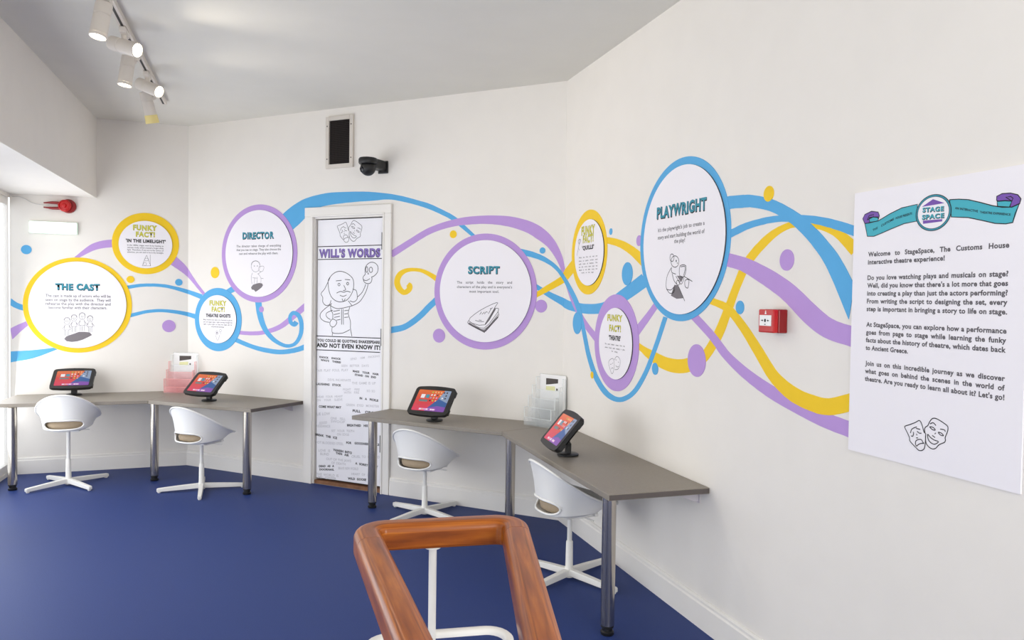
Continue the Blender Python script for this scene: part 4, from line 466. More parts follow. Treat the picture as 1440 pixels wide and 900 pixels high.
baseboard('baseboard_back', C_LB, T['B'], N['B'], 0, D0 - 0.078, tq, 0)
baseboard('baseboard_back_right', C_LB, T['B'], N['B'], D1 + 0.072, LEN_B, 0, -tq)
baseboard('baseboard_right', C_BR, T['R'], N['R'], 0, 6.5, tq, 0)

# ---------------------------------------------------------------- door in the back wall
door = bpy.data.objects.new('door_1', None); COL.objects.link(door); door['kind'] = 'structure'
q = at('B', D0, 0); door.location = q; door.rotation_euler = (0, 0, ANG['B'])
DW = D1 - D0
bm = bmesh.new()
for x0, x1, z0, z1 in ((-.078, -.004, 0, DTOP + .004), (DW + .004, DW + .068, 0, DTOP + .004), (-.078, DW + .068, DTOP + .004, DTOP + .072)):
    box(bm, x0, x1, -.022, -.0005, z0, z1, .004)
for x0, x1, z0, z1 in ((-.016, .002, 0, DTOP - .002), (DW - .002, DW + .012, 0, DTOP - .002), (-.016, DW + .012, DTOP - .002, DTOP + .012)):
    box(bm, x0, x1, -.027, -.001, z0, z1, .003)
for x0, x1, z0, z1 in ((0, .012, 0, DTOP), (DW - .008, DW, 0, DTOP), (0, DW, DTOP - .014, DTOP)):
    box(bm, x0, x1, -.004, .118, z0, z1)
obj('door_frame', bm, M['skirting'], door)
bm = bmesh.new(); box(bm, .022, DW - .012, .013, .055, .045, DTOP - .022, .002); leaf = obj('door_leaf', bm, M['door'], door)
bm = bmesh.new(); box(bm, .012, DW - .008, .058, .117, 0, DTOP - .014); obj('door_gap_shade', bm, M['dark'], door)  # dark sheet behind the leaf, paints shade into the gaps around it
bm = bmesh.new(); box(bm, .012, DW - .008, .004, .058, .0, .028, .002); obj('door_threshold', bm, M['timber'], door)
for z in (1.78, 1.08, .30):
    bm = bmesh.new(); lathe(bm, [(.006, 0), (.006, .125)], 10, M4=Matrix.Translation((DW - .005, -.0105, z))); box(bm, DW - .022, DW - .005, -.0062, -.0045, z, z + .125)
    obj('door_hinge', bm, M['black'], door)
# printed sheet covering the door leaf
sheet = thing('door_poster', 'tall white printed sheet covering the door, headed WILLS WORDS', 'poster', q, ANG['B'])
bm = bmesh.new(); plate(bm, [(.026, .055), (DW - .03, .055), (DW - .03, DTOP - .028), (.026, DTOP - .028)], -.0122, .0007); sh = obj('printed_sheet', bm, M['door'], sheet)
def lines_of(S, k=10000): return [parse(t, k) for t in S]
OFFD = -.0118
bm = bmesh.new(); strokes(bm, lines_of(DOOR_MASKS), .0034, OFFD); obj('mask_drawing', bm, M['line'], sheet)
bm = bmesh.new(); strokes(bm, lines_of(DOOR_FIGURE), .0048, OFFD); obj('figure_drawing', bm, M['line'], sheet)
for L in lines_of(DOOR_RULES):
    bm = bmesh.new(); strokes(bm, [L], .0065, OFFD, False); obj('ruled_line', bm, M['line'], sheet)
bm = bmesh.new()
for s, x0, z0, x1, z1, c in DOOR_TITLE:
    text(bm, s, x0, x1, z0, c, OFFD, .07, z1, dx=-.003, dz=-.003); text(bm, s, x0, x1, z0, c, OFFD + .0002, .045, z1, mi=1)
obj('title_lettering', bm, [M['line'], M['violet']], sheet)
bm = bmesh.new()
for s, x0, z0, x1, z1, c in DOOR_HEAD: text(bm, s, x0, x1, z0, c, OFFD, .05, z1)
obj('heading_lettering', bm, M['ink'], sheet)
for s, x0, z0, x1, z1, c in DOOR_BLACK:
    bm = bmesh.new(); text(bm, s, x0, x1, z0, c * .84, OFFD, .05, z1); obj('black_phrase', bm, M['ink'], sheet)
for s, x0, z0, x1, z1, c in DOOR_GREY:
    bm = bmesh.new(); text(bm, s, x0, x1, z0, c, OFFD, .015, z1); obj('grey_phrase', bm, M['pale'], sheet)

# ---------------------------------------------------------------- wall mural: bands, dots, round signs
UOFF = {'L': 0.0, 'B': 0.0, 'R': 0.0}
LSHIFT = {'L': 0.0, 'B': LEN_B, 'R': 0.0}       # RIBBONS give u of each wall from its own corner
def on_wall(k, name=None): return Matrix.Translation(at(k, 0, 0)) @ Matrix.Rotation(ANG[k], 4, 'Z')
for col, lab, layer, pieces in RIBBONS:
    bm = bmesh.new(); k0 = pieces[0][0]
    base = on_wall(k0)
    for k, strip, s in pieces:
        pts = parse(s, 1000)
        b2 = bmesh.new(); off = .0004 + layer * .00032
        plate(b2, pts, off, off - .0001) if not strip else band(b2, pts, off, off - .0001)
        bmesh.ops.transform(b2, matrix=base.inverted() @ on_wall(k), verts=b2.verts)
        me = bpy.data.meshes.new('t'); b2.to_mesh(me); b2.free(); bm.from_mesh(me); bpy.data.meshes.remove(me)
    o = obj('painted_band', bm, M[col]); o.matrix_world = base
    tag(o, lab, 'wall painting', 'painted mural bands')
for k, col, u, v, r, lab in DOTS:
    bm = bmesh.new(); plate(bm, ellipse(0, 0, r, r, 40), .0027, .0026); o = obj('painted_dot', bm, M[col]); o.matrix_world = Matrix.Translation(at(k, u, v)) @ Matrix.Rotation(ANG[k], 4, 'Z')
    tag(o, lab, 'wall painting', 'painted mural dots')
for S in SIGNS:
    k = S['wall']; t = thing('round_sign', S['label'], 'sign', at(k, *S['pos']), ANG[k], 'round mural signs')
    a, b = S['ring']; cx, cz, da, db = S['disc']
    bm = bmesh.new(); annulus(bm, 0, 0, a, b, cx, cz, da * .97, db * .97, .0034, .0033); obj('painted_ring', bm, M[S['colour']], t)
    bm = bmesh.new(); plate(bm, ellipse(cx, cz, da, db, 96), .0092, .009, 0, 1); disc = obj('disc', bm, [M['board'], M['edge']], t)
    if 'title' in S:
        bm = bmesh.new()
        for s, x0, x1, z, c in S['title']:
            text(bm, s, x0, x1, z, c, .0096, .06, wobble=.02, dx=c * .06, dz=-c * .06); text(bm, s, x0, x1, z, c, .0099, .034, mi=1, wobble=.02)
        obj('title_lettering', bm, [M['ink'], M['teal']], t)
    if 'fact' in S:
        bm = bmesh.new()
        for s, x0, x1, z, c in S['fact']:
            text(bm, s, x0, x1, z, c, .0096, .06, wobble=.03); text(bm, s, x0, x1, z, c, .0099, .03, mi=1, wobble=.03)
        obj('fact_lettering', bm, [M['olive'], M['lime']], t)
        bm = bmesh.new()
        for s, x0, x1, z, c in S['head']: text(bm, s, x0, x1, z, c, .0096, .055)
        obj('heading_lettering', bm, M['ink'], t)
    bm = bmesh.new()
    for s, x0, x1, z, c in S['body']: text(bm, s, x0, x1, z, c, .0096, .014, res=2)
    obj('body_text', bm, M['grey_text'], t)
    bm = bmesh.new()
    for f in S['fills']: plate(bm, parse(f, 10000), .0096, 0, 1)
    strokes(bm, lines_of(S['lines']), S['pen'] * 2.0, .0099); obj('drawing', bm, [M['line'], M['shade']], t)

# ---------------------------------------------------------------- welcome poster on the right wall
pst = thing('welcome_poster', 'large white welcome poster with teal banner logo, right end of the right wall', 'poster', at('R', 2.512, .952), ANG['R'])
PW, PH = .594, .841
bm = bmesh.new(); plate(bm, [(0, 0), (PW, 0), (PW, PH), (0, PH)], .0056, .0054, 0, 0); obj('poster_board', bm, M['board'], pst)
for i0, i1 in ((0, 2), (2, 7), (7, 11), (11, 14)):
    bm = bmesh.new()
    for s, x0, x1, z, c in POSTER_TEXT[i0:i1]: text(bm, s, x0, x1, z, c, .0060, .034)
    obj('paragraph', bm, M['grey_text'], pst)
for q in (0, 1):
    bm = bmesh.new()
    for f in (POSTER_TEAL[q], POSTER_TEAL[q + 2]): plate(bm, parse(f, 10000), .0059, 0, 0)
    plate(bm, parse(POSTER_PURPLE[q], 10000), .0061, 0, 1)
    strokes(bm, lines_of([POSTER_LINES[i] for i in ((0, 2, 4, 6) if q == 0 else (1, 3, 5, 7))]), .0026, .0063, False, 2)
    for s, x0, z0, x1, z1, c in POSTER_BANNER[2 + 2 * q:4 + 2 * q]: text(bm, s, x0, x1, z0, c, .0063, .02, z1, mi=2)
    obj('ribbon_banner', bm, [M['banner'], M['plum'], M['ink']], pst)
cx, cz, a, b, a2, b2 = POSTER_RING
bm = bmesh.new(); plate(bm, ellipse(cx, cz, a, b), .0064, 0, 0); plate(bm, ellipse(cx, cz, a * .96, b * .96), .0065, 0, 1); plate(bm, ellipse(cx, cz, a2 * 1.03, b2 * 1.03), .0066, 0, 0); plate(bm, ellipse(cx, cz, a2, b2), .0067, 0, 2)
for f in POSTER_DARK: plate(bm, parse(f, 10000), .0069, 0, 3)
for s, x0, z0, x1, z1, c in POSTER_BANNER[:2]:
    text(bm, s, x0, x1, z0, c, .0068, .06, z1, dx=.001, dz=-.0015); text(bm, s, x0, x1, z0, c, .0070, .025, z1, mi=4)
obj('logo_badge', bm, [M['ink'], M['teal'], M['board'], M['plum'], M['banner']], pst)
bm = bmesh.new(); strokes(bm, lines_of(POSTER_MASKS), .0028, .0060); obj('mask_drawing', bm, M['line'], pst)

# ---------------------------------------------------------------- desks
ZT, TH = .628, .027
def desk_leg(name, x, y, root, label=None):
    bm = bmesh.new()
    lathe(bm, [(.030, .042), (.030, ZT - TH)], 28, M4=Matrix.Translation((x, y, 0)))
    o = obj('leg', bm, M['chrome'], root); auto_smooth(o)
    bm = bmesh.new(); lathe(bm, [(.027, 0), (.029, .004), (.029, .014), (.023, .018), (.023, .030), (.0285, .034), (.0285, .044)], 28, M4=Matrix.Translation((x, y, 0)))
    f = obj('foot', bm, M['black'], o); auto_smooth(f)
def bracket(k, u, root):
    bm = bmesh.new()
    prof = [(0, 0), (0, -.055), (.02, -.055), (.13, -.010), (.13, 0)]
    M4 = Matrix.Translation(at(k, u, ZT - TH)) @ Matrix.Rotation(ANG[k], 4, 'Z')
    a = [bm.verts.new((-.002, -.001 - d, z - .0002)) for d, z in prof]; b = [bm.verts.new((.002, -.001 - d, z - .0002)) for d, z in prof]
    n = len(prof); bm.faces.new(a); bm.faces.new(b[::-1])
    for i in range(n): bm.faces.new((a[i], b[i], b[(i + 1) % n], a[(i + 1) % n]))
    box(bm, -.014, .014, -.135, -.001, -.004, -.0002); box(bm, -.014, .014, -.004, -.0005, -.06, -.0002)
    bmesh.ops.recalc_face_normals(bm, faces=bm.faces); bmesh.ops.transform(bm, matrix=M4, verts=bm.verts)
    obj('wall_bracket', bm, M['bracket'], root)
def worktop(pts, root, end=None, name='worktop'):
    bm = bmesh.new(); prism(bm, pts, ZT - TH, ZT, 0, .003)
    for f in bm.faces:
        n = f.normal
    bm.normal_update()
    for f in bm.faces:
        if end is not None and f.normal.dot(Vector((end.x, end.y, 0))) > .98 and f.calc_area() > .004: f.material_index = 1
    o = obj(name, bm, [M['desk'], M['desk_edge']], root); return o
e = .002
def onL(u, d=e): q = at('L', u, 0, d); return (q.x, q.y)
def onB(u, d=e): q = at('B', u, 0, d); return (q.x, q.y)
def onR(u, d=e): q = at('R', u, 0, d); return (q.x, q.y)
left = thing('corner_desk', 'grey L-shaped corner desk with two white chairs left of the door', 'desk')
cl = at('L', 0, 0, e); jl = (C_LB + (N['L'] + N['B']).normalized() * .002)
worktop([onL(-1.24), (jl.x, jl.y), (-2.7507, 5.6630), (-3.72, 5.345)], left)
worktop([(jl.x + .001, jl.y), onB(1.238), (-1.846, 5.302), (-2.7497, 5.6630)], left, T['B'])
for x, y in ((-3.600, 5.395), (-2.735, 5.735), (-1.895, 5.375)): desk_leg('leg', x, y, left)
for u in (-1.0,): bracket('L', u, left)
for u in (.5, 1.12): bracket('B', u, left)
right = thing('corner_desk', 'grey L-shaped corner desk between the door and the right wall', 'desk')
jr = (C_BR + (N['B'] + N['R']).normalized() * .003)
worktop([onB(D1 + .069), (jr.x, jr.y), (-.0508, 4.533), (-1.0787, 5.067)], right)
worktop([(jr.x + .0005, jr.y - .001), onR(1.708), (.4105, 3.082), (-.0503, 4.532)], right, T['R'])
for x, y in ((-.935, 5.075), (.003, 4.605), (.428, 3.185)): desk_leg('leg', x, y, right)
for u in (1.62,): bracket('R', u, right)
bracket('B', 2.7, right)

# ---------------------------------------------------------------- swivel chairs
ZS = .30                                        # underside of the shell in the first chair
def sup(phi, a, yb, yf, n=2.3):
    """plan curve: phi=0 at the back (-y), half width a, reaching yb behind and yf in front"""
    s, c = math.sin(phi), math.cos(phi); e = 2 / n
    x = a * math.copysign(abs(s) ** e, s); y = -math.copysign(abs(c) ** e, c) * (yb if c > 0 else yf)
    return x, y
def shell_point(phi, t):
    xr, yr = sup(phi, .207, .213, .250, 2.0); xb, yb = sup(phi, .158, .172, .160, 2.35)
    w = (1 - math.cos(phi)) / 2                 # 0 back, 1 front
    yy = (yr + .213) / .463
    zr = .052 + .225 * max(0, 1 - yy) ** 1.75
    zr = zr - .02 * max(0, yy - .8)
    zb = .014 + .022 * w
    tb = .42
    if t < tb:
        r = t / tb; return Vector((xb * r, yb * r, zb * r ** 5))
    s = (t - tb) / (1 - tb)
    f0 = .38 * s + .62 * s ** 3.0; f1 = .70 * s + .30 * s ** 2.0
    q = min(1, max(0, (w - .35) / .5)); f = f0 * (1 - q) + f1 * q
    lip = 0
    return Vector((xb + (xr - xb) * f, yb + (yr - yb) * f - .0 * lip, zb + (zr - zb) * s))
def t_of_z(phi, z):
    a, b = .42, 1.0
    for _ in range(26):
        m = (a + b) / 2
        if shell_point(phi, m).z < z: a = m
        else: b = m
    return (a + b) / 2
HOLE_ZC, HOLE_HZ, HOLE_PHI = .054, .034, .86
def make_chair():
    root = thing('swivel_chair', '', 'chair')
    NP, NT = 96, 44
    bm = bmesh.new(); grid = []
    par = {}
    for j in range(NT + 1):
        t = .02 + .98 * j / NT; row = []
        for i in range(NP):
            phi = 2 * math.pi * i / NP; phi = phi if phi <= math.pi else phi - 2 * math.pi
            v = bm.verts.new(shell_point(phi, t)); par[v] = (phi, t); row.append(v)
        grid.append(row)
    bm.faces.new(grid[0])
    for j in range(NT):
        for i in range(NP): bm.faces.new((grid[j][i], grid[j][(i + 1) % NP], grid[j + 1][(i + 1) % NP], grid[j + 1][i]))
    def ins(v):
        p, t = par[v]
        if t < .43: return 9
        z = v.co.z
        return (abs(p / HOLE_PHI) ** 3.2 + abs((z - HOLE_ZC) / HOLE_HZ) ** 2.2)
    dead = [f for f in bm.faces if all(v in par for v in f.verts) and sum(ins(v) < 1 for v in f.verts) >= 2]
    bmesh.ops.delete(bm, geom=dead, context='FACES')
    edge = [v for v in bm.verts if v.is_boundary and par[v][1] < .99]
    rim_loop = []
    for v in edge:
        p, t = par[v]; dz = (v.co.z - HOLE_ZC) / HOLE_HZ; dp = p / HOLE_PHI
        k = 1.0; lo, hi = .2, 4
        for _ in range(30):
            k = (lo + hi) / 2
            if abs(dp * k) ** 3.2 + abs(dz * k) ** 2.2 < 1: lo = k
            else: hi = k
        p2 = dp * k * HOLE_PHI; z2 = HOLE_ZC + dz * k * HOLE_HZ
        v.co = shell_point(p2, t_of_z(p2, z2))
    # thickness
    bm.normal_update()
    src = list(bm.faces); vmap = {}
    for v in list(bm.verts):
        n = v.normal; vmap[v] = bm.verts.new(v.co - n * .005)
    bnd = [(e_, e_.link_faces[0]) for e_ in bm.edges if e_.is_boundary]
    bfs = [[vmap[v] for v in reversed(f.verts)] for f in src]
    for vs in bfs: bm.faces.new(vs)
    for e_, f in bnd:
        a, b = e_.verts
        try: bm.faces.new((a, b, vmap[b], vmap[a]))
        except ValueError: pass
    bmesh.ops.recalc_face_normals(bm, faces=bm.faces)
    # rolled lips round the rim and the hand hole
    rim = [shell_point(2 * math.pi * i / 120 if i <= 60 else 2 * math.pi * i / 120 - 2 * math.pi, 1.0) for i in range(120)]
    tube(bm, rim, .0068, 8, closed=True)
    hole = []
    for i in range(64):
        a = 2 * math.pi * i / 64; c, s = math.cos(a), math.sin(a)
        r = 1.0; lo, hi = .2, 3
        for _ in range(30):
            r = (lo + hi) / 2
            if abs(c * r) ** 3.2 + abs(s * r) ** 2.2 < 1: lo = r
            else: hi = r
        p2 = c * r * HOLE_PHI; z2 = HOLE_ZC + s * r * HOLE_HZ
        hole.append(shell_point(p2, t_of_z(p2, z2)))
    tube(bm, hole, .0062, 8, closed=True)
    sh_ = obj('seat_shell', bm, M['chair'], root, True); sh_.location = (0, 0, ZS)
    # cushion lying in the shell
    bm = bmesh.new(); rows = []
    for j, (r, z) in enumerate(((0.05, .074), (.5, .078), (.8, .076), (.93, .066), (.97, .05), (.93, .026), (.6, .008), (.05, .006))):
        rows.append([bm.verts.new((sup(2 * math.pi * i / 48, .146, .158, .146, 2.4)[0] * r, sup(2 * math.pi * i / 48, .146, .158, .146, 2.4)[1] * r, z)) for i in range(48)])
    for A, B in zip(rows, rows[1:]):
        for i in range(48): bm.faces.new((A[i], A[(i + 1) % 48], B[(i + 1) % 48], B[i]))
    bm.faces.new(rows[0]); bm.faces.new(rows[-1][::-1]); bmesh.ops.recalc_face_normals(bm, faces=bm.faces)
    pd = obj('seat_pad', bm, M['pad'], root, True); pd.location = (0, 0, ZS)
    bm = bmesh.new(); box(bm, -.085, .085, -.06, .10, -.014, -.001, .004); box(bm, -.11, .11, .085, .105, -.006, .012, .003)
    pl = obj('seat_plate', bm, M['chair_metal'], root); pl.location = (0, 0, ZS)
    bm = bmesh.new(); lathe(bm, [(.0125, 0), (.0125, .23), (.016, .235)], 20); po = obj('post', bm, M['chair_metal'], root); auto_smooth(po); po.location = (0, 0, ZS - .245)
    bm = bmesh.new(); lathe(bm, [(.024, .010), (.024, .05), (.0195, .062), (.0175, .19), (.0165, .194)], 24); cm = obj('column', bm, M['chair_metal'], root); auto_smooth(cm)
    bm = bmesh.new(); tube(bm, [(.012, .03, -.012), (.10, .06, -.018), (.125, .068, -.02)], .004, 8); lv = obj('height_lever', bm, M['chair_metal'], root); lv.location = (0, 0, ZS)
    for i in range(4):
        bm = bmesh.new(); a = math.pi / 2 * i
        vs = []
        for x, hw, z0, z1 in ((.015, .017, .018, .052), (.15, .0155, .013, .044), (.292, .014, .008, .033), (.30, .012, .010, .030)):
            vs.append([bm.verts.new((x, y, z)) for y, z in ((-hw, z0), (hw, z0), (hw * .92, z1), (-hw * .92, z1))])
        for A, B in zip(vs, vs[1:]):
            for m in range(4): bm.faces.new((A[m], B[m], B[(m + 1) % 4], A[(m + 1) % 4]))
        bm.faces.new(vs[0]); bm.faces.new(vs[-1][::-1]); bmesh.ops.recalc_face_normals(bm, faces=bm.faces)
        bmesh.ops.bevel(bm, geom=bm.edges[:], offset=.003, segments=2, profile=.5, affect='EDGES')
        lathe(bm, [(.010, 0), (.012, .003), (.012, .010)], 12, M4=Matrix.Translation((.283, 0, 0)))
        lg = obj('base_leg', bm, M['chair_metal'], root); lg.rotation_euler = (0, 0, a)
    return root
chair0 = make_chair()
CHAIRS = [
    ((-3.293, 5.561), 108, 58, .420, 'white swivel chair seen from directly behind, at the far left desk'),
    ((-2.263, 5.472), 66, 20, .358, 'white swivel chair at the left desk nearest the door'),
    ((-.560, 4.919), 62, 51, .318, 'white swivel chair just right of the door, behind the wooden handrail'),
    ((.312, 3.826), 23, 46, .345, 'white swivel chair nearest the right wall, under the closest desk leg'),
]
for i, ((x, y), face, base, zs, lab) in enumerate(CHAIRS):
    c = chair0 if i == 0 else dup(chair0)
    c.location = (x, y, 0); c['label'] = lab; c['group'] = 'white swivel chairs'
    legs = 0
    for ch in c.children:
        n = ch.name.split('.')[0]
        if n in ('seat_shell', 'seat_pad', 'seat_plate', 'height_lever'): ch.rotation_euler = (0, 0, math.radians(face - 90)); ch.location = (0, 0, zs)
        elif n == 'post': ch.location = (0, 0, zs - .245)
        elif n == 'base_leg': ch.rotation_euler = (0, 0, math.radians(base) + math.pi / 2 * legs); legs += 1

# ---------------------------------------------------------------- tablets on desk stands
def screen_mat():
    m = bpy.data.materials.new('tablet_wallpaper'); m.use_nodes = True; nt = m.node_tree
    b = nt.nodes['Principled BSDF']; b.inputs['Base Color'].default_value = (.01, .01, .01, 1); b.inputs['Roughness'].default_value = .25
    tc = nt.nodes.new('ShaderNodeTexCoord'); sp = nt.nodes.new('ShaderNodeSeparateXYZ'); rp = nt.nodes.new('ShaderNodeValToRGB')
    nt.links.new(tc.outputs['Generated'], sp.inputs[0]); nt.links.new(sp.outputs['Z'], rp.inputs[0])
    e = rp.color_ramp.elements; e[0].position = .05; e[0].color = rgb(226, 50, 92); e[1].position = .95; e[1].color = rgb(236, 112, 48)
    k = e.new(.5); k.color = rgb(226, 62, 56)
    nt.links.new(rp.outputs[0], b.inputs['Emission Color']); b.inputs['Emission Strength'].default_value = .85
    return m
def glow(name, c, s=.85): return mat(name, (.01, .01, .01, 1), .3, emit=(c, s))
SM = [screen_mat(), glow('screen_blue', rgb(40, 92, 160)), glow('screen_grey_blue', rgb(146, 166, 196)), glow('screen_violet', rgb(134, 72, 178)), glow('screen_white', rgb(250, 246, 250)), glow('screen_teal', rgb(60, 150, 170)), glow('screen_grey', rgb(110, 128, 128)), glow('screen_orange', rgb(255, 190, 130)), glow('screen_dark', rgb(50, 26, 40)), glow('screen_pink', rgb(236, 160, 216)), glow('screen_green', rgb(180, 200, 60))]
def rrect(x0, x1, z0, z1, r, n=6, bulge=0.0):
    P = []
    for cx, cz, a0 in ((x1 - r, z1 - r, 0), (x0 + r, z1 - r, 90), (x0 + r, z0 + r, 180), (x1 - r, z0 + r, 270)):
        for i in range(n + 1):
            a = math.radians(a0 + 90 * i / n); P.append((cx + r * math.cos(a), cz + r * math.sin(a)))
    if bulge:
        Q = []
        for i in range(len(P)):
            a = Vector(P[i]); b = Vector(P[(i + 1) % len(P)]); Q.append(tuple(a))
            if abs(a.x - b.x) > .1:
                for t in (.25, .5, .75): Q.append((a.x + (b.x - a.x) * t, a.y + math.copysign(bulge * 4 * t * (1 - t), a.y - (z0 + z1) / 2)))
        P = Q
    return P
def make_tablet():
    root = thing('tablet', '', 'tablet')
    W, Hh = .292, .216
    bm = bmesh.new(); plate(bm, rrect(-W / 2, W / 2, -Hh / 2, Hh / 2, .026, bulge=.008), .014, .022)
    P = rrect(-W / 2 + .006, W / 2 - .006, -Hh / 2 + .006, Hh / 2 - .006, .022, bulge=.006)
    bk = [bm.verts.new((x, .016, z)) for x, z in P]; f = bm.faces.new(bk); 
    if f.normal.y < 0: f.normal_flip()
    bmesh.ops.triangulate(bm, faces=[f]); plate(bm, P, -.008, -.008)
    for sx in (-1, 1):
        for zz in (-.07, .07): box(bm, sx * (W / 2 - .004) - .006, sx * (W / 2 - .004) + .006, -.004, .016, zz - .02, zz + .02, .002)
    box(bm, -.04, .04, .010, .024, -.04, .04, .003)
    obj('case', bm, M['black'], root)
    w, h = .238, .166; X = lambda u: -w / 2 + w * u; Z = lambda v: -h / 2 + h * v
    bm = bmesh.new(); plate(bm, rrect(-w / 2, w / 2, -h / 2, h / 2, .008), .0145, 0, 0)
    def poly(pts, o, mi): plate(bm, [(X(u), Z(v)) for u, v in pts], o, 0, mi)
    poly([(.46, .14), (.70, .60), (1, .42), (1, .02), (.98, 0), (.4, 0)], .0147, 1)
    poly([(.80, 1), (.99, 1), (1, .98), (1, .42), (.70, .60)], .0147, 2)
    poly([(.40, 0), (.46, .15), (.75, .26), (1, .22), (1, .02), (.98, 0)], .0148, 3)
    poly([(.13, .60), (.25, .60), (.25, .78), (.13, .78)], .0150, 4); poly([(.28, .61), (.39, .61), (.39, .78), (.28, .78)], .0150, 5); poly([(.12, .43), (.38, .43), (.38, .53), (.12, .53)], .0150, 6)
    poly([(.22, .04), (.72, .04), (.72, .12), (.22, .12)], .0150, 9)
    for i in range(7): poly([(.24 + .067 * i, .05), (.285 + .067 * i, .05), (.285 + .067 * i, .11), (.24 + .067 * i, .11)], .0151, (4, 7, 9, 4, 3, 4, 4)[i])
    rng = random.Random(4)
    for r in range(4):
        for c in range(6 if r < 3 else 3):
            u, v = .45 + .088 * c, .90 - .135 * r; mi = (10, 7, 7, 7, 8, 8, 4, 4, 8, 7, 2, 8, 2, 7, 9, 5, 4, 8, 8, 10, 7)[(r * 6 + c) % 21]
            poly([(u - .022, v - .035), (u + .022, v - .035), (u + .022, v + .035), (u - .022, v + .035)], .0150, mi)
    obj('screen', bm, SM, root)
    bm = bmesh.new(); lathe(bm, [(.052, 0), (.055, .003), (.055, .008), (.050, .012), (.02, .014)], 36); o = obj('stand_base', bm, M['black'], root); auto_smooth(o)
    bm = bmesh.new(); box(bm, -.021, .021, -.012, .012, .010, .066, .004)
    c0 = Vector((0, 0, .058)); c1 = Vector((0, -.022, .112)); d = c1 - c0
    box(bm, -.021, .021, -.011, .011, -.008, d.length + .004, .004, M4=Matrix.Translation(c0) @ Matrix.Rotation(math.atan2(-d.y, d.z), 4, 'X'))
    obj('stand_arm', bm, M['black'], root)
    return root
tab0 = make_tablet()
TABS = [((-3.445, 5.895), -71, -53, 'tablet at the far left of the left desk, behind the first white chair'),
        ((-2.297, 5.69), -113, -47, 'tablet on the left desk beside the pink leaflet rack'),
        ((-.500, 4.905), -113, -43, 'tablet on the right desk nearest the door'),
        ((.300, 3.865), 193, -40, 'steeply angled tablet near the clear leaflet rack by the right wall')]
for i, ((x, y), f, tilt, lab) in enumerate(TABS):
    o = tab0 if i == 0 else dup(tab0)
    o.location = (x, y, ZT + .0003); o.rotation_euler = (0, 0, math.radians(f + 90)); o['label'] = lab; o['group'] = 'tablets on the desks'
    for ch in o.children:                                         # top edge leans away from the user
        if ch.name.split('.')[0] in ('case', 'screen'): ch.location = (0, -.034, .128); ch.rotation_euler = (math.radians(tilt), 0, 0)

# ---------------------------------------------------------------- tiered leaflet racks
def rack(loc, rz, label, pink):
    t = thing('leaflet_rack', label, 'leaflet holder', loc, rz, 'tiered leaflet racks')
    w = .222
    bm = bmesh.new()
    box(bm, -w / 2, w / 2, .153, .156, 0, .322)              # tall back sheet
    box(bm, -w / 2, w / 2, 0, .156, 0, .003)
    obj('back_panel', bm, M['acrylic'], t)
    for i in range(4):                                        # pockets rising to the back
        y = .038 * i; h = (.115, .185, .25, .30)[i]; hf = (.05, .11, .165, .22)[i]
        bm = bmesh.new(); x0, x1 = -w / 2 + .0 , w / 2
        box(bm, x0, x1, y, y + .0025, .003, hf); box(bm, x0, x0 + .0025, y, y + .0375, .003, h); box(bm, x1 - .0025, x1, y, y + .0375, .003, h)
        if i == 0: box(bm, -.0015, .0015, y, y + .0375, .003, hf)
        for xa, xb, za in ((x0, x1, hf),): box(bm, xa, xb, y - .0005, y + .003, za, za + .003, mi=1)
        for xa in (x0, x1 - .003): box(bm, xa - .0003, xa + .0033, y, y + .0375, h, h + .003, mi=1); box(bm, xa - .0003, xa + .0033, y - .0005, y + .003, hf, h, mi=1)
        obj('pocket', bm, [M['acrylic_pink'], M['pink_edge']] if pink and i < 3 else [M['acrylic'], M['acrylic_edge']], t)
    bm = bmesh.new(); box(bm, -w / 2 + .006, w / 2 - .006, .1505, .1525, .01, .318)
    obj('card_insert', bm, M['card'], t)
    bm = bmesh.new(); plate(bm, [(-.055, .252), (.045, .268), (.045, .295), (-.055, .295)], -.1500, 0, 0); plate(bm, [(-.055, .215), (.02, .215), (.02, .246), (-.055, .243)], -.1500, 0, 1); plate(bm, [(.03, .22), (.042, .22), (.042, .234), (.03, .234)], -.1500, 0, 0)
    obj('printed_label', bm, [M['card_dark'], M['card_yellow']], t)
    return t
rack((-2.722, 6.090, ZT + .0003), math.radians(-3), 'pink-tinted stepped leaflet rack in the corner of the left desk', True)
d = Vector((.143, -.173)).normalized()
rack((.168, 4.722, ZT + .0003), math.radians(-42), 'clear stepped leaflet rack in the corner of the right desk', False)

# ---------------------------------------------------------------- vent, camera, exit sign, alarm, call point
vt = thing('wall_vent', 'cream framed wall vent with dark mesh high above the door', 'vent', at('B', 1.448, 2.392), ANG['B'])
vw, vh, fw = .250, .385, .030
bm = bmesh.new()
for x0, x1, z0, z1 in ((0, fw, 0, vh), (vw - fw, vw, 0, vh), (fw, vw - fw, 0, fw), (fw, vw - fw, vh - fw, vh)): box(bm, x0, x1, -.018, -.0005, z0, z1, .002)
obj('vent_frame', bm, M['steel'], vt)
bm = bmesh.new(); box(bm, fw, vw - fw, -.004, -.0006, fw, vh - fw); obj('vent_backing', bm, M['dark'], vt)
bm = bmesh.new()
nx, nz_ = 14, 24
for i in range(1, nx): x = fw + (vw - 2 * fw) * i / nx; box(bm, x - .0008, x + .0008, -.010, -.0085, fw, vh - fw)
for i in range(1, nz_): z = fw + (vh - 2 * fw) * i / nz_; box(bm, fw, vw - fw, -.0116, -.0101, z - .0008, z + .0008)
obj('vent_mesh', bm, M['mesh'], vt)
for x in (fw / 2, vw - fw / 2):
    for z in (.07, vh - .07):
        bm = bmesh.new(); lathe(bm, [(.005, 0), (.004, .002)], 10, M4=axis_matrix((x, -.018, z), (0, -1, 0))); obj('screw', bm, M['mesh'], vt)

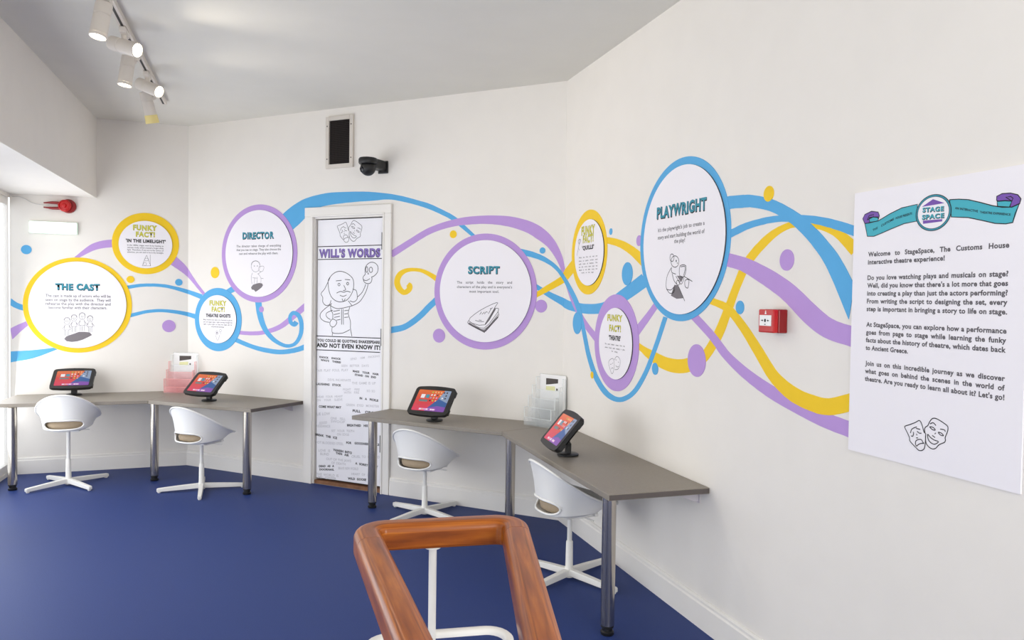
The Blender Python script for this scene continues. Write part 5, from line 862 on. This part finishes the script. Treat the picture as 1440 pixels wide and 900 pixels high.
cc = thing('security_camera', 'black dome security camera on a bracket above the door', 'camera', at('B', 1.975, 2.372), ANG['B'])
bm = bmesh.new(); box(bm, -.055, .03, -.012, -.0005, -.045, .045, .005); box(bm, -.062, .024, -.15, -.010, -.026, .042, .014, 3); obj('wall_bracket', bm, M['black'], cc)
bm = bmesh.new(); lathe(bm, [(.062, -.012), (.066, -.004), (.066, .020), (.060, .030), (.03, .036)], 36, M4=Matrix.Translation((-.03, -.165, .010))); o = obj('camera_housing', bm, M['black'], cc); auto_smooth(o)
bm = bmesh.new(); prof = [(.054 * math.cos(a), .054 * math.sin(a)) for a in [math.radians(x) for x in range(-88, 41, 8)]]
lathe(bm, prof, 32, M4=Matrix.Translation((-.03, -.165, -.030))); o = obj('camera_ball', bm, M['black'], cc); auto_smooth(o, 60)
bm = bmesh.new(); lathe(bm, [(.020, 0), (.020, .010), (.014, .012), (.010, .006)], 24, M4=axis_matrix((-.045, -.207, -.045), (-.35, -.85, -.35))); o = obj('lens', bm, mat('camera_lens_glass', rgb(14, 16, 30), .08), cc); auto_smooth(o)

ex = thing('exit_sign', 'brightly lit white exit light box below the red alarm sounder', 'exit sign', at('L', -1.146, 1.898), ANG['L'])
bm = bmesh.new(); box(bm, 0, .336, -.020, -.0005, .0, .097, .004); obj('sign_case', bm, M['exit_case'], ex)
bm = bmesh.new(); box(bm, .006, .330, -.042, -.0203, .005, .092, .006, 3); obj('lit_panel', bm, M['exit'], ex)

al = thing('alarm_sounder', 'red round fire alarm sounder with two prongs under the bulkhead', 'alarm', at('L', -.885, 2.122), ANG['L'])
bm = bmesh.new(); lathe(bm, [(.052, 0), (.055, .006), (.055, .022), (.048, .030)], 40, M4=axis_matrix((.01, -.0006, 0), (0, -1, 0))); o = obj('sounder_base', bm, M['red_dark'], al); auto_smooth(o)
bm = bmesh.new(); lathe(bm, [(.045, 0), (.047, .02), (.036, .034), (.034, .028), (.018, .030), (.014, .042), (.004, .044)], 40, M4=axis_matrix((-.008, -.031, 0), (-.12, -1, 0))); o = obj('sounder_horn', bm, M['red'], al); auto_smooth(o)
for s in (-1, 1):
    bm = bmesh.new(); tube(bm, [(-.035, -.022, s * .020), (-.10, -.022, s * .022), (-.160, -.022, s * .017)], [.012, .011, .005], 10); obj('prong', bm, M['red_dark'], al)
cb = bmesh.new(); P = []
for u, v in ((-1.262, 2.176), (-1.22, 2.182), (-1.18, 2.168), (-1.14, 2.142), (-1.10, 2.128), (-1.045, 2.123), (-1.01, 2.122)):
    q = at('L', u, v, .004); P.append(q)
tube(cb, P, .0022, 8); tag(obj('alarm_cable', cb, M['wire'], None, True), 'thin white cable hanging along the wall to the red alarm sounder', 'cable')

cp = thing('fire_call_point', 'red square fire alarm call point on the right wall', 'fire alarm', at('R', 2.145, 1.364), ANG['R'])
bm = bmesh.new(); box(bm, -.044, .044, -.040, -.0005, -.044, .044, .004); obj('back_box', bm, M['red_dark'], cp)
bm = bmesh.new(); box(bm, -.0435, .0435, -.064, -.0402, -.0435, .0435, .005, 3); obj('front_cover', bm, M['red'], cp)
bm = bmesh.new(); box(bm, -.034, .034, -.0662, -.0640, -.018, .022, .001); obj('press_plate', bm, M['white'], cp)
bm = bmesh.new(); plate(bm, ellipse(0, .002, .0055, .0065, 20), .0665, 0)
for s in (-1, 1): plate(bm, [(s * .010, .002), (s * .017, .006), (s * .017, .0035), (s * .023, .0035), (s * .023, .0005), (s * .017, .0005), (s * .017, -.002)], .0665, 0)
plate(bm, rrect(-.004, .004, -.014, -.011, .001), .0665, 0)
obj('press_symbol', bm, M['ink'], cp)
bm = bmesh.new(); plate(bm, ellipse(0, .036, .003, .003, 14), .0645, 0); plate(bm, [(-.005, .026), (.005, .026), (.003, .033), (-.003, .033)], .0645, 0); obj('flame_symbol', bm, M['white'], cp)

# ---------------------------------------------------------------- ceiling track with five spotlights
dT = Vector((T['R'].x, T['R'].y, 0)); sT = Vector((-dT.y, dT.x, 0)); sT = -sT if sT.x < 0 else sT      # along the track, and to its right
tr0 = Vector((-2.545, 5.475, 0))
def on_track(s, side=0.0, z=0.0): return tr0 + dT * s + sT * side + Vector((0, 0, z))
tk = thing('lighting_track', 'long white ceiling lighting track carrying five spotlights', 'light track', (tr0.x, tr0.y, H), math.atan2(dT.y, dT.x))
bm = bmesh.new(); box(bm, 0, 3.2, -.019, .019, -.032, -.0005, .002); obj('rail', bm, M['lamp'], tk)
bm = bmesh.new(); box(bm, .03, 3.17, -.006, .006, -.0335, -.0325); obj('slot', bm, M['black'], tk)
def spotlight(s, side, aim, label, lit=True, power=SPOT_POWER, drop=.085):
    a = on_track(s, 0, H - .033)
    t = thing('spotlight', label, 'spotlight', a, 0, 'track spotlights')
    aim = Vector(aim).normalized()
    bm = bmesh.new(); b4 = Matrix.Rotation(math.atan2(dT.y, dT.x), 4, 'Z'); box(bm, -.06, .06, -.016, .016, -.030, -.0012, .004, M4=b4); lathe(bm, [(.013, -.055), (.013, -.029)], 16); obj('track_adapter', bm, M['lamp'], t)
    c = Vector((0, 0, -drop)) + sT * side
    bm = bmesh.new(); tube(bm, [(0, 0, -.05), Vector((0, 0, -.055)) * .5 + c * .5 + Vector((0, 0, .01)), c], [.013, .016, .02], 12); o = obj('swivel_arm', bm, M['lamp'], t, True)
    m4 = axis_matrix(c, aim)
    L = .155; r = .037
    bm = bmesh.new(); lathe(bm, [(.020, -.070), (.036, -.066), (r, -.055), (r, -.012), (r - .002, -.010), (r - .002, -.006), (r, -.004), (r, L - .072)], 36, M4=m4); o = obj('housing', bm, M['lamp'], t); auto_smooth(o)
    if lit:
        bm = bmesh.new(); lathe(bm, [(r, L - .0718), (r + .002, L - .070), (r + .002, L - .058), (r - .003, L - .057), (r - .004, L - .066)], 36, M4=m4, cap=False); o = obj('bezel', bm, M['lamp'], t); auto_smooth(o)
        bm = bmesh.new(); lathe(bm, [(r - .0045, L - .0715), (r - .0045, L - .064), (.02, L - .061), (.004, L - .060)], 36, M4=m4); o = obj('lens', bm, M['glow'], t); auto_smooth(o)
        d = bpy.data.lights.new('spot_beam', 'SPOT'); d.energy = power; d.color = (1, .92, .78); d.spot_size = math.radians(98); d.spot_blend = 1.0; d.shadow_soft_size = .035
        lo = bpy.data.objects.new('spot_beam', d); COL.objects.link(lo); lo.parent = t; lo.location = c + aim * (L - .045); lo.rotation_euler = aim.to_track_quat('-Z', 'Y').to_euler()
    else:
        bm = bmesh.new(); lathe(bm, [(r + .001, L - .0718), (r + .003, L - .070), (r + .006, L - .018), (r + .003, L - .018), (r - .002, L - .066)], 36, M4=m4, cap=False); o = obj('hood', bm, M['cone'], t); auto_smooth(o)
        bm = bmesh.new(); lathe(bm, [(r - .003, L - .0715), (r - .003, L - .067)], 30, M4=m4); o = obj('lens', bm, M['dark'], t)
    return t
spotlight(2.08, -.02, (-.10, -.16, -1), 'lit spotlight nearest the viewer on the ceiling track, pointing down', drop=.10)
spotlight(1.62, -.01, (.95, -.22, -.30), 'second lit spotlight from the viewer on the track, aimed right', power=28)
spotlight(1.25, -.045, (-.10, -.08, -1), 'third spotlight from the viewer on the track, lit and pointing down', drop=.10)
spotlight(.82, 0, (.90, -.25, -.38), 'fourth lit spotlight from the viewer on the track, aimed right', power=28)
spotlight(.43, -.05, (.12, .30, -1), 'unlit spotlight with cream hood at the far end of the track', lit=False, drop=.09)

# ---------------------------------------------------------------- wooden handrail in the foreground
ZR = .905
rail = thing('stair_handrail', 'varnished orange-brown wooden handrail bend on white posts in the foreground', 'handrail')
def fillet(P, r, n=8):
    out = [P[0]]
    for i in range(1, len(P) - 1):
        a, b, c = P[i - 1], P[i], P[i + 1]
        u = (a - b).normalized(); v = (c - b).normalized(); ang = u.angle(v); d = r / math.tan(ang / 2)
        p0, p1 = b + u * d, b + v * d; ce = b + (u + v).normalized() * (r / math.sin(ang / 2))
        for k in range(n + 1):
            t = k / n; q = (p0 - ce) * (1 - t) + (p1 - ce) * t; out.append(ce + q.normalized() * r)
    out.append(P[-1]); return out
def sweep(bm, path, prof, uvl=None):
    """prof: (across, up); across is to the right of travel"""
    n = len(path); m = len(prof); rings = []; ll = 0; acc = []
    for i, p in enumerate(path):
        a = path[max(i - 1, 0)]; b = path[min(i + 1, n - 1)]; d = (b - a); d.z = 0; d.normalize(); s = Vector((d.y, -d.x, 0))
        if i: ll += (path[i] - path[i - 1]).length
        acc.append(ll); rings.append([bm.verts.new(p + s * x + Vector((0, 0, z))) for x, z in prof])
    lay = bm.loops.layers.uv.verify()
    for i in range(n - 1):
        for k in range(m):
            k2 = (k + 1) % m
            f = bm.faces.new((rings[i][k], rings[i + 1][k], rings[i + 1][k2], rings[i][k2]))
            for lp, (u_, v_) in zip(f.loops, ((acc[i], k), (acc[i + 1], k), (acc[i + 1], k + 1), (acc[i], k + 1))): lp[lay].uv = (v_ * .012, u_)
    bm.faces.new(rings[0][::-1]); bm.faces.new(rings[-1])
    bmesh.ops.recalc_face_normals(bm, faces=bm.faces)
RP = []
hw, hu = .0295, .029
for cx_, cz_, a0, r_ in ((hw - .02, hu - .02, 0, .02), (-hw + .02, hu - .02, 90, .02), (-hw + .009, -hu + .009, 180, .009), (hw - .009, -hu + .009, 270, .009)):
    for i in range(7):
        a = math.radians(a0 + 90 * i / 6); RP.append((cx_ + r_ * math.cos(a), cz_ + r_ * math.sin(a)))
RP = RP[::-1]
pA = Vector((.02, .56, ZR)); pL = Vector((-.318, 1.640, ZR)); pR = Vector((.012, 1.712, ZR)); pB = Vector((.112, .56, ZR))
pA = pL + (Vector((-.1515, 1.138, ZR)) - pL).normalized() * 1.1; pB = pR + (Vector((.051, 1.145, ZR)) - pR).normalized() * 1.1
full = fillet([pA, pL, pR, pB], .043)
cut0 = pL + (pA - pL).normalized() * .105; cut1 = pR + (pB - pR).normalized() * .085
bend = [cut0] + full[1:-1] + [cut1]
bm = bmesh.new(); sweep(bm, bend, RP); o = obj('bend', bm, M['wood'], rail); auto_smooth(o, 50)
for e0, e1 in ((pA, cut0), (cut1, pB)):
    d = (e1 - e0).normalized() * .0012
    bm = bmesh.new(); sweep(bm, [e0 + d + (e1 - e0 - d * 2) * (i / 12) for i in range(13)], RP); o = obj('rail', bm, M['wood'], rail); auto_smooth(o, 50)
for c, e_ in ((cut0, pA), (cut1, pB)):
    d = (e_ - c).normalized(); bm = bmesh.new(); sweep(bm, [c - d * .0008, c + d * .002], [(x * .985, z * .985) for x, z in RP]); obj('joint', bm, M['seam'], rail)
# white metal under-rail and posts
mid = Vector((-.166, 1.672, 0))
def post(x, y):
    bm = bmesh.new(); lathe(bm, [(.022, 0), (.022, .004), (.0088, .006), (.0088, ZR - hu - .004), (.018, ZR - hu - .003), (.018, ZR - hu + .0005)], 18, M4=Matrix.Translation((x, y, 0))); o = obj('post', bm, M['chair_metal'], rail); auto_smooth(o)
post(-.170, 1.664)
for p in (pA, pB):
    q = p + (pL - p).normalized() * .06 if p is pA else p + (pR - p).normalized() * .06
    post(q.x, q.y)
lo = .672
pts = [Vector((p.x, p.y, lo)) for p in (pA + (pR - pA).normalized() * .06, pL + Vector((.0, .004, 0)), pR + Vector((-.012, -.004, 0)), pB + (pL - pB).normalized() * .06)]
bm = bmesh.new(); sweep(bm, fillet(pts, .05), [(.010, -.006), (-.010, -.006), (-.010, .004), (-.006, .008), (.006, .008), (.010, .004)]); o = obj('lower_bar', bm, M['chair_metal'], rail); auto_smooth(o, 60)
